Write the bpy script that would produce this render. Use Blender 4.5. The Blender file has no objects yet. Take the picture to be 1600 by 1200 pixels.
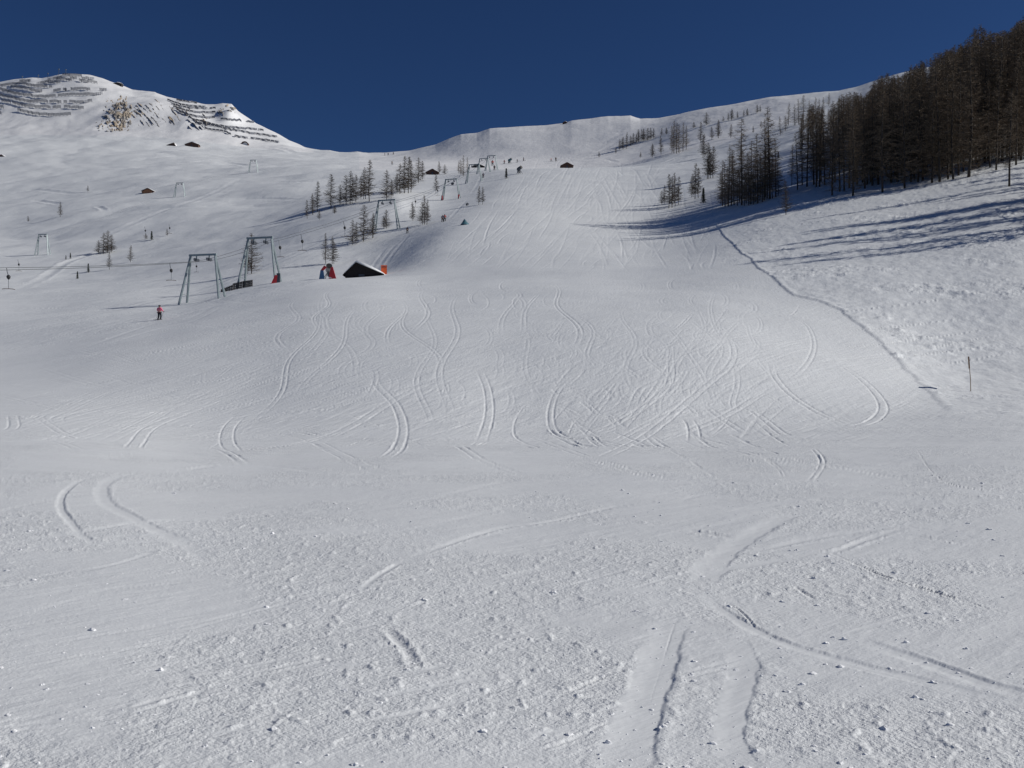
import bpy, bmesh, math, random
import numpy as np
from mathutils import Vector, Matrix, Euler

random.seed(7); RS = np.random.RandomState(11)
scene = bpy.context.scene
COL = scene.collection
F = 1386.0            # focal length in units of the 1600 px wide photograph
EYE = 1.6             # eye height above the snow
HOR = 600.0

# ------------------------------------------------------------------ camera
cam = bpy.data.cameras.new("camera"); cam.sensor_width = 36.0
cam.lens = 36.0 * F / 1600.0
cam.clip_start = 0.1; cam.clip_end = 20000
camo = bpy.data.objects.new("camera", cam); COL.objects.link(camo)
camo.location = (0, 0, EYE); camo.rotation_euler = (math.radians(90), 0, 0)
scene.camera = camo

# ------------------------------------------------------------------ light
SUN_EL = math.radians(31.5)
SUN_AZ = math.radians(89.0)          # clockwise from the view direction (+Y)
w = bpy.data.worlds.new("World"); scene.world = w; w.use_nodes = True
nt = w.node_tree; bg = nt.nodes["Background"]
sky = nt.nodes.new("ShaderNodeTexSky"); sky.sky_type = 'NISHITA'; sky.sun_disc = False
sky.sun_elevation = SUN_EL; sky.sun_rotation = SUN_AZ
sky.altitude = 2200; sky.air_density = 1.0; sky.dust_density = 0.0; sky.ozone_density = 3.0
tint = nt.nodes.new("ShaderNodeMixRGB"); tint.blend_type = "MULTIPLY"; tint.inputs[0].default_value = 1.0
tint.inputs[2].default_value = (0.25, 0.385, 0.60, 1)   # thin, very clear high-mountain air
nt.links.new(sky.outputs[0], tint.inputs[1]); nt.links.new(tint.outputs[0], bg.inputs[0]); bg.inputs[1].default_value = 0.06
sl = bpy.data.lights.new("sun", 'SUN'); sl.energy = 3.6; sl.angle = math.radians(0.5); sl.color = (1.0, 0.965, 0.90)
so = bpy.data.objects.new("sun", sl); COL.objects.link(so)
sd = Vector((math.sin(SUN_AZ)*math.cos(SUN_EL), math.cos(SUN_AZ)*math.cos(SUN_EL), math.sin(SUN_EL)))
so.rotation_euler = sd.to_track_quat('Z', 'Y').to_euler(); so.location = (60, 20, 60)
scene.view_settings.view_transform = 'Standard'; scene.view_settings.look = 'None'
scene.view_settings.exposure = 0.0; scene.view_settings.gamma = 1.0
scene.render.engine = 'CYCLES'
scene.cycles.max_bounces = 5; scene.cycles.diffuse_bounces = 3; scene.cycles.glossy_bounces = 2
scene.cycles.transparent_max_bounces = 4

# ------------------------------------------------------------------ materials
def nodemat(name):
    m = bpy.data.materials.new(name); m.use_nodes = True
    t = m.node_tree; b = t.nodes["Principled BSDF"]
    return m, t, b
def mat(name, col, rough=0.7, var=0.15, scale=3.0, metal=0.0, bump=0.0):
    m, t, b = nodemat(name)
    tc = t.nodes.new("ShaderNodeTexCoord")
    n = t.nodes.new("ShaderNodeTexNoise"); n.inputs["Scale"].default_value = scale; n.inputs["Detail"].default_value = 4
    t.links.new(tc.outputs["Object"], n.inputs["Vector"])
    r = t.nodes.new("ShaderNodeValToRGB")
    a = tuple(c*(1-var) for c in col)+(1,); c2 = tuple(min(1, c*(1+var)) for c in col)+(1,)
    r.color_ramp.elements[0].color = a; r.color_ramp.elements[0].position = 0.3
    r.color_ramp.elements[1].color = c2; r.color_ramp.elements[1].position = 0.7
    t.links.new(n.outputs[0], r.inputs[0]); t.links.new(r.outputs[0], b.inputs["Base Color"])
    b.inputs["Roughness"].default_value = rough; b.inputs["Metallic"].default_value = metal
    if bump:
        bp = t.nodes.new("ShaderNodeBump"); bp.inputs["Distance"].default_value = bump
        t.links.new(n.outputs[0], bp.inputs["Height"]); t.links.new(bp.outputs[0], b.inputs["Normal"])
    return m

def snow_mat(name, layers, col=(0.80, 0.822, 0.838)):
    """layers: (scale xyz, rotation z, detail, distance m, mask attribute or None)"""
    m, t, b = nodemat(name)
    b.inputs["Roughness"].default_value = 0.55
    b.inputs["Specular IOR Level"].default_value = 0.35
    tc = t.nodes.new("ShaderNodeTexCoord")
    prev = None
    for (sc, rz, det, dist, att, inv) in layers:
        mp = t.nodes.new("ShaderNodeMapping"); mp.inputs["Scale"].default_value = sc
        mp.inputs["Rotation"].default_value = (0, 0, 0)
        mr = t.nodes.new("ShaderNodeMapping"); mr.inputs["Rotation"].default_value = (0, 0, rz)
        t.links.new(tc.outputs["Object"], mr.inputs["Vector"]); t.links.new(mr.outputs[0], mp.inputs["Vector"])
        n = t.nodes.new("ShaderNodeTexNoise"); n.inputs["Scale"].default_value = 1.0
        n.inputs["Detail"].default_value = det; n.inputs["Roughness"].default_value = 0.6
        t.links.new(mp.outputs[0], n.inputs["Vector"])
        bp = t.nodes.new("ShaderNodeBump"); bp.inputs["Distance"].default_value = dist
        if att:
            at = t.nodes.new("ShaderNodeAttribute"); at.attribute_name = att
            if inv:
                iv = t.nodes.new("ShaderNodeMath"); iv.operation = 'SUBTRACT'; iv.inputs[0].default_value = 1.0
                t.links.new(at.outputs["Fac"], iv.inputs[1]); t.links.new(iv.outputs[0], bp.inputs["Strength"])
            else:
                t.links.new(at.outputs["Fac"], bp.inputs["Strength"])
        t.links.new(n.outputs[0], bp.inputs["Height"])
        if prev: t.links.new(prev.outputs[0], bp.inputs["Normal"])
        prev = bp
    t.links.new(prev.outputs[0], b.inputs["Normal"])
    n = t.nodes.new("ShaderNodeTexNoise"); n.inputs["Scale"].default_value = 0.35; n.inputs["Detail"].default_value = 5
    t.links.new(tc.outputs["Object"], n.inputs["Vector"])
    r = t.nodes.new("ShaderNodeValToRGB")
    r.color_ramp.elements[0].color = tuple(c*0.955 for c in col)+(1,); r.color_ramp.elements[0].position = 0.3
    r.color_ramp.elements[1].color = tuple(col)+(1,); r.color_ramp.elements[1].position = 0.7
    t.links.new(n.outputs[0], r.inputs[0]); t.links.new(r.outputs[0], b.inputs["Base Color"])
    return m

M = {}
M['piste'] = snow_mat("groomed_snow", [
    ((0.30, 3.6, 2), math.radians(-80), 4, 0.022, 'slope', 0),
    ((0.22, 3.0, 2), math.radians(-56), 4, 0.034, 'slope', 0),
    ((1.1, 4.0, 3), math.radians(-38), 4, 0.020, None, 0),
    ((9, 14, 9), math.radians(-38), 4, 0.014, 'rough', 0),
    ((42, 36, 36), math.radians(-48), 3, 0.012, 'rough', 0)])
M['ground'] = snow_mat("untouched_snow", [
    ((0.5, 0.2, 0.4), 0.3, 4, 0.18, None, 0),
    ((2.5, 1.6, 2), 0.2, 4, 0.09, 'rough', 0)])
M['mountain'] = snow_mat("mountain_snow", [
    ((0.03, 0.012, 0.03), 0.1, 5, 1.2, None, 0),
    ((0.12, 0.12, 0.12), 0.1, 4, 0.45, 'rough', 0)], col=(0.86, 0.865, 0.875))
M['crumb'] = mat("snow_crumb", (0.84, 0.85, 0.87), 0.6, 0.03, 20, bump=0.01)
M['roofsnow'] = mat("roof_snow", (0.84, 0.85, 0.87), 0.6, 0.03, 2, bump=0.05)
M['bark'] = mat("larch_bark", (0.060, 0.048, 0.038), 0.9, 0.35, 4)
M['twig'] = mat("larch_twigs", (0.105, 0.082, 0.063), 0.9, 0.35, 0.5)
M['twigdark'] = mat("larch_twigs_olive", (0.190, 0.145, 0.100), 0.9, 0.35, 0.4)
M['needle'] = mat("spruce_needles", (0.025, 0.045, 0.028), 0.8, 0.4, 2)
M['steel'] = mat("galvanised_steel", (0.27, 0.32, 0.335), 0.5, 0.12, 2, 0.3)
M['darksteel'] = mat("dark_steel", (0.07, 0.08, 0.10), 0.5, 0.2, 2, 0.2)
M['black'] = mat("black_rubber", (0.02, 0.02, 0.022), 0.6, 0.2, 5)
M['cable'] = mat("steel_cable", (0.09, 0.10, 0.11), 0.5, 0.1, 5, 0.3)
M['blackwood'] = mat("tarred_wood", (0.022, 0.018, 0.018), 0.85, 0.35, 3, bump=0.02)
M['brownwood'] = mat("weathered_wood", (0.10, 0.055, 0.040), 0.85, 0.35, 3, bump=0.02)
M['tanwood'] = mat("tan_larch_wood", (0.36, 0.17, 0.09), 0.85, 0.2, 2, bump=0.02)  # tan is the front boards' own colour
M['fencewood'] = mat("fence_wood", (0.07, 0.06, 0.055), 0.9, 0.3, 3)
M['polewood'] = mat("pole_wood", (0.24, 0.15, 0.085), 0.85, 0.25, 8)
M['orange'] = mat("orange_mat", (0.75, 0.12, 0.03), 0.6, 0.08, 2)
M['red'] = mat("red_mat", (0.50, 0.03, 0.04), 0.6, 0.12, 2)
M['blue'] = mat("blue_mat", (0.06, 0.14, 0.27), 0.6, 0.12, 2)
M['teal'] = mat("teal_tarpaulin", (0.05, 0.14, 0.18), 0.6, 0.2, 2)
M['greymetal'] = mat("grey_paint", (0.30, 0.31, 0.32), 0.5, 0.12, 2)
M['white'] = mat("white_print", (0.8, 0.8, 0.8), 0.6, 0.03, 3)
M['barrier'] = mat("barrier_steel", (0.14, 0.15, 0.18), 0.7, 0.15, 0.3)
M['skin'] = mat("skin", (0.55, 0.33, 0.25), 0.6, 0.05, 5)
M['pink'] = mat("pink_jacket", (0.85, 0.16, 0.28), 0.7, 0.08, 5)
M['redjacket'] = mat("red_jacket", (0.55, 0.06, 0.06), 0.7, 0.08, 5)
M['darkcloth'] = mat("dark_cloth", (0.02, 0.022, 0.03), 0.8, 0.2, 5)
M['bluecloth'] = mat("blue_cloth", (0.04, 0.08, 0.16), 0.8, 0.2, 5)

m, t, b = nodemat("cliff_rock")
tc = t.nodes.new("ShaderNodeTexCoord")
n1 = t.nodes.new("ShaderNodeTexNoise"); n1.inputs["Scale"].default_value = 0.035; n1.inputs["Detail"].default_value = 3
n2 = t.nodes.new("ShaderNodeTexNoise"); n2.inputs["Scale"].default_value = 0.25; n2.inputs["Detail"].default_value = 5
r1 = t.nodes.new("ShaderNodeValToRGB"); r2 = t.nodes.new("ShaderNodeValToRGB"); mx = t.nodes.new("ShaderNodeMixRGB")
t.links.new(tc.outputs["Object"], n1.inputs["Vector"]); t.links.new(tc.outputs["Object"], n2.inputs["Vector"])
r1.color_ramp.elements[0].color = (0.34, 0.33, 0.32, 1); r1.color_ramp.elements[0].position = 0.42
r1.color_ramp.elements[1].color = (0.52, 0.42, 0.30, 1); r1.color_ramp.elements[1].position = 0.62
r2.color_ramp.elements[0].color = (0.35, 0.35, 0.36, 1); r2.color_ramp.elements[0].position = 0.35
r2.color_ramp.elements[1].color = (1, 1, 1, 1); r2.color_ramp.elements[1].position = 0.6
mx.blend_type = 'MULTIPLY'; mx.inputs[0].default_value = 0.8
t.links.new(n1.outputs[0], r1.inputs[0]); t.links.new(n2.outputs[0], r2.inputs[0])
t.links.new(r1.outputs[0], mx.inputs[1]); t.links.new(r2.outputs[0], mx.inputs[2])
t.links.new(mx.outputs[0], b.inputs["Base Color"]); b.inputs["Roughness"].default_value = 0.9
M['rock'] = m

# ------------------------------------------------------------------ noise
def _hash(ix, iy, seed):
    h = (ix.astype(np.int64)*374761393 + iy.astype(np.int64)*668265263 + seed*1442695041) & 0x7fffffff
    h = ((h ^ (h >> 13)) * 1274126177) & 0x7fffffff
    return ((h ^ (h >> 16)) & 0xffff).astype(np.float32) / 65535.0
def gnoise(x, y, seed=0):
    x0 = np.floor(x); y0 = np.floor(y); fx = (x-x0).astype(np.float32); fy = (y-y0).astype(np.float32)
    ix = x0.astype(np.int64); iy = y0.astype(np.int64)
    def g(dx, dy):
        a = _hash(ix+dx, iy+dy, seed)*6.2831853
        return np.cos(a)*(fx-dx) + np.sin(a)*(fy-dy)
    ux = fx*fx*fx*(fx*(fx*6-15)+10); uy = fy*fy*fy*(fy*(fy*6-15)+10)
    a = g(0, 0); b_ = g(1, 0); c = g(0, 1); d = g(1, 1)
    return ((a+(b_-a)*ux)*(1-uy) + (c+(d-c)*ux)*uy)*1.5
def fbm(x, y, L, octs, seed=0, gain=0.5):
    s = 0; a = 1.0; k = 1.0/L
    for o in range(octs):
        s = s + a*gnoise(x*k+17.3*o, y*k-9.1*o, seed+o*31); a *= gain; k *= 2.03
    return s
def sstep(a, b_, x):
    t_ = np.clip((x-a)/(b_-a), 0, 1); return t_*t_*(3-2*t_)

# ------------------------------------------------------------------ terrain: one height field z(X, Y) shaped after surveyed profiles
SKY = [(-600,150),(-200,140),(0,128),(20,124),(50,121),(65,122),(78,120),(92,116.5),(110,115),(140,117),(160,122),(185,131),(207,141),(222,141.5),(242,143),(260,152),
 (290,156),(315,163),(335,163.5),(348,160.5),(362,162),(372,174),(400,192),(430,207),(455,220),(478,231),(500,235),(515,234),(530,237.5),(545,238),(558,236),
 (575,239.5),(600,238.5),(640,235),(680,226),(700,217),(720,210),(745,207.5),(765,201),(780,200),(820,197),(850,196),(880,192.5),(893,188.5),(930,184),
 (950,181.5),(985,180.5),(1000,185.5),(1030,184.5),(1080,174),(1110,168),(1150,162),(1200,152),(1230,149),(1290,143),(1310,142),(1340,135),
 (1370,125),(1400,116),(1440,106),(1500,100),(1600,92),(2200,70)]
RID = [(-600,1500),(0,1420),(240,1380),(400,1300),(480,1200),(560,1120),(640,1080),(720,960),(900,950),(1000,930),(1100,900),(1200,850),
 (1300,800),(1400,750),(1500,700),(1600,680),(2200,640)]
#      u     k1        k2        k3         k4         k5         k6         k6b        k7
TAB = [
 (-600,(24,690),(70,585),(115,540),(150,510),(260,450),(420,385),(600,320),(950,230)),
 (0,   (24,680),(62,566),(110,507),(150,485),(260,440),(420,370),(600,305),(950,215)),
 (200, (24,690),(55,558),(105,491),(135,475),(260,425),(420,345),(600,286),(900,225)),
 (300, (24,700),(53,552),(105,480),(133,474),(260,408),(420,335),(600,275),(880,232)),
 (400, (24,702),(52,545),(112,456),(155,443),(260,388),(420,325),(600,272),(900,240)),
 (500, (24,700),(50,540),(122,436),(155,432),(300,342),(450,300),(600,266),(800,250)),
 (600, (24,698),(50,534),(125,431),(158,427),(300,320),(450,290),(600,262),(800,251)),
 (700, (24,697),(50,532),(125,426),(200,353),(340,317),(470,283),(600,262),(800,246)),
 (800, (25,695),(50,530),(125,418),(200,350),(340,298),(480,264),(570,264),(750,246)),
 (900, (25,693),(50,528),(125,415),(200,356),(340,298),(480,262),(560,266),(720,244)),
 (1000,(25,690),(50,528),(120,419),(200,360),(340,300),(470,262),(540,259),(700,232)),
 (1100,(26,687),(50,532),(105,423),(170,365),(300,297),(430,256),(500,242),(620,217)),
 (1200,(27,680),(50,548),(100,422),(165,342),(300,266),(430,229),(500,212),(620,190)),
 (1300,(29,670),(50,565),(100,413),(165,322),(300,240),(430,203),(500,187),(600,172)),
 (1400,(32,658),(46,600),(100,405),(170,303),(300,215),(400,182),(470,165),(600,143)),
 (1500,(34,648),(46,613),(100,392),(175,278),(280,195),(360,160),(430,144),(560,122)),
 (1600,(35,642),(46,612),(100,378),(175,260),(270,172),(340,136),(410,130),(540,112)),
 (2200,(35,642),(46,612),(100,355),(170,235),(260,145),(330,110),(400,105),(500,92)),
]
ucols = np.concatenate([np.linspace(-5200, -400, 50)[:-1], np.arange(-400, -20, 8.0), np.arange(-20, 1620, 1.25),
                        np.arange(1620, 2200, 8.0), np.linspace(2200, 6800, 50)])
yr = np.arange(1330, 704, -1.2)
rows = [np.array([-30, -15, -6, -2, 0, 1, 1.8]), EYE*F/(yr-600)]
Ylast = rows[-1][-1]
def seg(a, b_, n): return a*(b_/a)**(np.arange(1, n+1)/n)
rows += [seg(Ylast, 60, 250), seg(60, 125, 170), seg(125, 520, 320), seg(520, 1500, 260), seg(1500, 2800, 24)]
Yrow = np.concatenate(rows); NR = len(Yrow); NC = len(ucols)

tu = np.array([r[0] for r in TAB], float)
def hermite_interp(xk, yk, x):
    # monotone cubic (Fritsch-Carlson)
    h = np.diff(xk); d = np.diff(yk)/h
    m_ = np.zeros_like(yk)
    for i in range(1, len(xk)-1):
        if d[i-1]*d[i] > 0:
            w1 = 2*h[i]+h[i-1]; w2 = h[i]+2*h[i-1]
            m_[i] = (w1+w2)/(w1/d[i-1]+w2/d[i])
    m_[0] = d[0]; m_[-1] = d[-1]
    x = np.clip(x, xk[0], xk[-1])
    k = np.clip(np.searchsorted(xk, x)-1, 0, len(xk)-2)
    t_ = (x-xk[k])/h[k]
    return (yk[k]*(1+2*t_)*(1-t_)**2 + m_[k]*h[k]*t_*(1-t_)**2 + yk[k+1]*t_*t_*(3-2*t_) + m_[k+1]*h[k]*t_*t_*(t_-1))
uc = np.clip(ucols, -600, 2200)
KY = []; KZ = []
for k in range(1, 9):
    Yk = hermite_interp(tu, np.array([r[k][0] for r in TAB], float), uc)
    zk = hermite_interp(tu, np.array([EYE+r[k][0]*(HOR-r[k][1])/F for r in TAB], float), uc)
    KY.append(Yk); KZ.append(zk)
Rid = hermite_interp(np.array([p[0] for p in RID], float), np.array([p[1] for p in RID], float), uc)
skyy = np.interp(uc, [p[0] for p in SKY], [p[1] for p in SKY])
# the ridge line is not a polygon: give it small irregularities
skyy = skyy + fbm(uc, uc*0, 38, 4, 5)*0.5*sstep(2200, 1300, uc)
zR0 = EYE+Rid*(HOR-skyy)/F
ug = np.arange(-640, 2241, 2.0)
def usmooth(a, sig):
    """even out the surveyed profiles across the view so no crease stays between them"""
    g = np.interp(ug, uc, a, left=a[0], right=a[-1]); k = int(3*sig/2); kk = np.exp(-(np.arange(-k, k+1)*2.0/sig)**2/2); kk /= kk.sum()
    return np.interp(uc, ug, np.convolve(np.pad(g, k, mode='edge'), kk, mode='valid'))
KY = [usmooth(a, 34) for a in KY]; KZ = [usmooth(a, 34) for a in KZ]; Rid = usmooth(Rid, 40)
zR0 = EYE+Rid*(HOR-skyy)/F
zR = usmooth(zR0, 12)
Z = np.zeros((NR, NC))
for c in range(NC):
    xk = [-40, -10, 4.0]+[KY[k][c] for k in range(8)]+[Rid[c], Rid[c]*1.12, 3000]
    zk = [-0.9, -0.45, -0.27]+[KZ[k][c] for k in range(8)]+[zR[c], zR[c]-Rid[c]*0.03, zR[c]-(3000-Rid[c])*0.35]
    Z[:, c] = hermite_interp(np.array(xk, float), np.array(zk, float), Yrow)
YY = np.repeat(Yrow[:, None], NC, 1)
Z += (zR0-zR)[None, :]*np.exp(-((YY/Rid[None, :]-1)/0.10)**2)
UU = np.repeat(ucols[None, :], NR, 0)
XX = np.maximum(YY, 3.5)*(UU-800)/F
YS = np.maximum(YY, 0.5)
YI = HOR-(Z-EYE)*F/YS
def lerp_poly(pts, v, a=0, b_=1):
    pts = sorted(pts, key=lambda p: p[a]); return np.interp(v, [p[a] for p in pts], [p[b_] for p in pts])

# right-hand edge of the groomed run: off-piste snow stands higher
EDGE = [(1120,330),(1118,350),(1128,366),(1160,397),(1200,430),(1240,458),(1280,468),(1313,482),(1350,514),(1390,552),(1440,606),(1478,642),(1500,660)]
ub = lerp_poly(EDGE, YI, 1, 0)
sR = (UU-ub)*YY/F
wR = sstep(338, 362, YI)*sstep(655, 620, YI)
edge_n = fbm(XX, YY, 2.4, 4, 41)*0.12
Z += 0.065*np.interp(YI, [360, 480, 560, 640], [1.3, 1.1, 0.8, 0.3])*sstep(-0.14, 0.12, sR+edge_n)*wR*(YY > 20) * (1-0.7*sstep(4, 30, sR))
Z += 0.03*np.exp(-((sR+edge_n-0.25)/0.25)**2)*wR*(YY > 20)
wild = sstep(-0.1, 0.5, sR+edge_n)*sstep(330, 345, YI)*sstep(662, 640, YI)*(YY > 20)
wild = np.maximum(wild, (YI < 345)*(UU > 1120+ (345-YI)*0.2)*(YY > 60)*1.0)
# left-hand edge of the run: a trough with a shaded flank
LEDGE = [(560,437),(610,433),(655,421),(684,394),(702,362),(722,346),(760,312),(800,275),(822,258)]
ul = lerp_poly(LEDGE, YI, 1, 0)
sL = (UU-ul)*YY/F
wL = sstep(262, 285, YI)*sstep(441, 424, YI)*(YY > 100)
amp = np.interp(YI, [260, 300, 345, 380, 430], [0.3, 0.3, 0.3, 0.25, 0.3])
dip = sstep(2.0, -9.0, sL)*sstep(-30, -13, sL)
Z -= amp*dip*wL
# drifts and undulations
leftf = sstep(720, 520, UU)
ridgef = 1-np.exp(-((YY/ Rid[None, :]-1)/0.035)**2)*0.9
ridgef = ridgef*np.where(YY > Rid[None, :], 0.3, 1)
Z += fbm(XX*0.75, YY, 70, 4, 1)*1.4*sstep(140, 330, YY)*leftf*ridgef
Z += fbm(XX*0.8, YY, 24, 3, 2)*0.35*sstep(110, 260, YY)*leftf*ridgef
Z += np.abs(fbm(XX*0.8, YY, 110, 3, 14))*2.4*sstep(260, 480, YY)*leftf*ridgef
Z += fbm(XX, YY, 210, 4, 3)*2.6*sstep(480, 1000, YY)*ridgef*sstep(1500, 900, UU)
Z += np.abs(fbm(XX*1.2, YY*0.6, 90, 4, 6))*-1.4*sstep(620, 1000, YY)*ridgef*sstep(480, 300, UU)
Z += fbm(XX, YY, 26, 4, 4)*0.6*sstep(200, 330, YY)*sstep(900, 1150, UU)*ridgef
Z += fbm(XX*0.7, YY*0.5, 9, 3, 7)*0.10*sstep(20, 45, YY)*sstep(-200, 300, UU)
Z += fbm(XX*0.5, YY*0.8, 16, 2, 8)*0.28*sstep(22, 60, YY)
Z += fbm(XX*0.35, YY, 2.4, 3, 9)*0.035*sstep(60, 8, YY)
# the cliff nose on the left summit
def knob(u0, y0, su, sy, h):
    return h*np.exp(-((UU-u0)/su)**2-((YI-y0)/sy)**2)*(YY > 600)*(YY < Rid[None, :]*1.05)
Z += knob(232, 168, 60, 17, 15)*ridgef + knob(300, 182, 34, 16, 8)*ridgef + knob(358, 176, 16, 9, 10)*ridgef
Z += knob(212, 224, 40, 5, 3)
# fresh banks round the snow guns
Z += 0.9*np.exp(-((UU-622)/16)**2-((YI-318)/9)**2)*(YY > 150)

# the drifts must not lift the skyline above its surveyed height
for it in range(6):
    YI = HOR-(Z-EYE)*F/YS
    far = (YY > 0.55*Rid[None, :]) & (YY < 1.15*Rid[None, :])
    ymn = np.where(far, YI, 1e6).min(axis=0)
    dz = (skyy-ymn)*Rid/F
    if it < 3: Z -= usmooth(dz, 30)[None, :]*sstep(0.60, 0.95, YY/Rid[None, :])
    else: Z -= dz[None, :]*sstep(0.90, 0.995, YY/Rid[None, :])
# off-piste crust
wn = fbm(XX*0.40+YY*0.12, YY, 1.0, 4, 21, 0.6)
pat = sstep(-0.05, 0.45, fbm(XX*0.6, YY, 10, 4, 22))
Z += wild*(np.maximum(wn-0.12, 0)*0.20*pat+fbm(XX*.5, YY, .7, 2, 23)*0.05)*sstep(30, 60, YY)*sstep(400, 200, YY)
Z -= wild*np.maximum(fbm(XX*0.4+YY*0.1, YY, 1.5, 3, 24)-0.28, 0)*0.34*sstep(30, 60, YY)*sstep(400, 200, YY)*pat
# near crust: broken lumps between scraped patches
patch = sstep(-0.28, 0.30, fbm(XX*0.8+YY*0.35, YY*0.8-XX*0.2, 2.6, 4, 31)+0.10*(UU-700)/900)
rough = 0.30+0.70*patch
near = sstep(26, 9, YY)

# ---------------- ski tracks pressed into the snow
def row_of(ci, y):
    yc = YI[8:, ci]; k = np.argmax(yc <= y)
    if yc[k] > y: return NR-60.0
    if k == 0: return 8.0
    return 8+k-1+(yc[k-1]-y)/max(1e-6, yc[k-1]-yc[k])
YI = HOR-(Z-EYE)*F/YS
D = np.zeros_like(Z); SM = np.zeros_like(Z)
ui0 = int(np.searchsorted(ucols, -19.9))
def uidx(u): return np.interp(u, ucols, np.arange(NC))
def catmull(p, n):
    out = []
    p = [p[0]]+list(p)+[p[-1]]
    for i in range(1, len(p)-2):
        for s in range(n):
            t_ = s/n
            out.append(tuple(0.5*((2*p[i][k])+(-p[i-1][k]+p[i+1][k])*t_+(2*p[i-1][k]-5*p[i][k]+4*p[i+1][k]-p[i+2][k])*t_*t_+(-p[i-1][k]+3*p[i][k]-3*p[i+1][k]+p[i+2][k])*t_**3) for k in (0, 1)))
    out.append(p[-2]); return out
def press(world_pts, width, depth, flat=0.0, rim=0.5, side=0, rag=0.3, smooth=1.0, fade=True, seed=0):
    """world_pts: [(X,Y)...] ; carve a groove of half width `width`."""
    n = len(world_pts); acc = 0.0
    for i in range(n-1):
        ax, ay = world_pts[i]; bx, by = world_pts[i+1]
        L = math.hypot(bx-ax, by-ay)
        if L < 1e-4 or ay < 2: continue
        tx, ty = (bx-ax)/L, (by-ay)/L; nx, ny = -ty, tx
        R = width*(1+flat)*2.8
        # sample along segment
        dx = ay/F*1.25
        j0 = int(np.searchsorted(Yrow, ay)); dyy = max(Yrow[min(j0+1, NR-1)]-Yrow[j0-1], 1e-3)/2
        step = max(0.7*min(max(abs(tx), 0.02) and dx/max(abs(tx), 0.02), dyy/max(abs(ty), 0.02)), 0.004)
        ns = max(1, min(400, int(L/step)+1))
        # treat the whole segment at once: bounding window
        xmin, xmax = min(ax, bx)-R, max(ax, bx)+R; ymin, ymax = min(ay, by)-R, max(ay, by)+R
        ja = max(8, int(np.searchsorted(Yrow, ymin))); jb = min(NR-2, int(np.searchsorted(Yrow, ymax))+1)
        yn = max(ymin, 2.0)
        ua = min(xmin/max(yn, 3.5), xmin/ymax)*F+800; ub_ = max(xmax/max(yn, 3.5), xmax/ymax)*F+800
        ia = max(0, int(np.searchsorted(ucols, ua))); ib = min(NC-1, int(np.searchsorted(ucols, ub_))+1)
        if jb <= ja: jb = ja+1
        if ib <= ia or ia >= NC-2 or ib < 2: continue
        X = XX[ja:jb, ia:ib]; Y = YY[ja:jb, ia:ib]
        px = X-ax; py = Y-ay
        al = px*tx+py*ty; dd = px*nx+py*ny
        ok = (al > -0.02*L-width*0.25) & (al < L*1.02+width*0.25)
        f = 1.0
        if fade: f = min(1.0, 3.5*min(i+0.5, n-1-i-0.5)/n)
        dd = dd+rag*width*(gnoise(X/width*0.35+seed, Y/width*0.35, seed)+0.5*gnoise(X/width*1.6+seed, Y/width*1.6, seed+9))
        s = np.abs(dd)/width; rgt = dd*(1 if nx > 0 else -1)      # positive on the right-hand side
        if flat > 0:
            g = -depth*np.where(rgt > 0, sstep(1+flat, (0.85+flat*0.82)*(1-0.45*abs(tx)), s), sstep(1.3+flat*1.25, 0.1, s))
            rm = rim*depth*np.exp(-((s-(1.4+flat))/0.4)**2)*(rgt > 0)
        else:
            g = -depth*np.exp(-s*s)
            rm = rim*depth*np.exp(-((s-1.75)/0.55)**2)
        if side: rm = rm*(dd*side > 0)
        v = (g+rm*(1+0.8*gnoise(X/width*0.8, Y/width*0.8, seed+3)))*f
        v = np.where(ok, v, 0)
        cur = D[ja:jb, ia:ib]
        D[ja:jb, ia:ib] = np.where(v < 0, np.minimum(cur, v), np.where(cur < 0, cur, np.maximum(cur, v)))
        if smooth > 0:
            sm = np.where(ok, sstep(1.25+flat, 0.8+flat*0.8, s)*f*smooth, 0)
            SM[ja:jb, ia:ib] = np.maximum(SM[ja:jb, ia:ib], sm)
def to_world(u, y):
    ci = int(round(float(uidx(u)))); r = row_of(ci, y); j = int(r); fr = r-j
    Yw = Yrow[j]*(1-fr)+Yrow[min(j+1, NR-1)]*fr
    return ((u-800)/F*max(Yw, 3.5), Yw)
def track(pts, width=0.06, depth=0.03, pair=0.0, n=10, traced=False, **kw):
    w_ = [to_world(u, y) for u, y in catmull(pts, n)]
    if w_[0][1] > 19:
        ym = sum(q[1] for q in w_)/len(w_); k_ = depth/width
        width = max(width*0.42, 1.15*ym/F); depth = min((0.58 if traced else 0.42)*k_*width, 0.12); pair *= 0.72
        if pair: pair = max(pair, 3.2*width)
    else:
        depth *= 0.42; n_ = len(w_)-1
        ym = sum(q[1] for q in w_)/len(w_); tot = sum(math.hypot(w_[i+1][0]-w_[i][0], w_[i+1][1]-w_[i][1]) for i in range(n_)) or 1
        sx_ = sum(abs(w_[i+1][0]-w_[i][0]) for i in range(n_))/tot
        wmin = 0.85*ym*ym/(EYE*F)*1.2*sx_+0.9*ym/F
        if width < wmin: width = wmin
        kw['rag'] = min(kw.get('rag', 0.3), 0.35)
    if pair:
        for sgn in (-1, 1):
            q = []
            for i in range(len(w_)):
                a = w_[max(0, i-1)]; b_ = w_[min(len(w_)-1, i+1)]
                L = math.hypot(b_[0]-a[0], b_[1]-a[1]) or 1
                q.append((w_[i][0]-(b_[1]-a[1])/L*pair*sgn/2, w_[i][1]+(b_[0]-a[0])/L*pair*sgn/2))
            press(q, width, depth, seed=int(pts[0][0])+sgn, **kw)
    else:
        press(w_, width, depth, seed=int(pts[0][0]), **kw)
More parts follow.
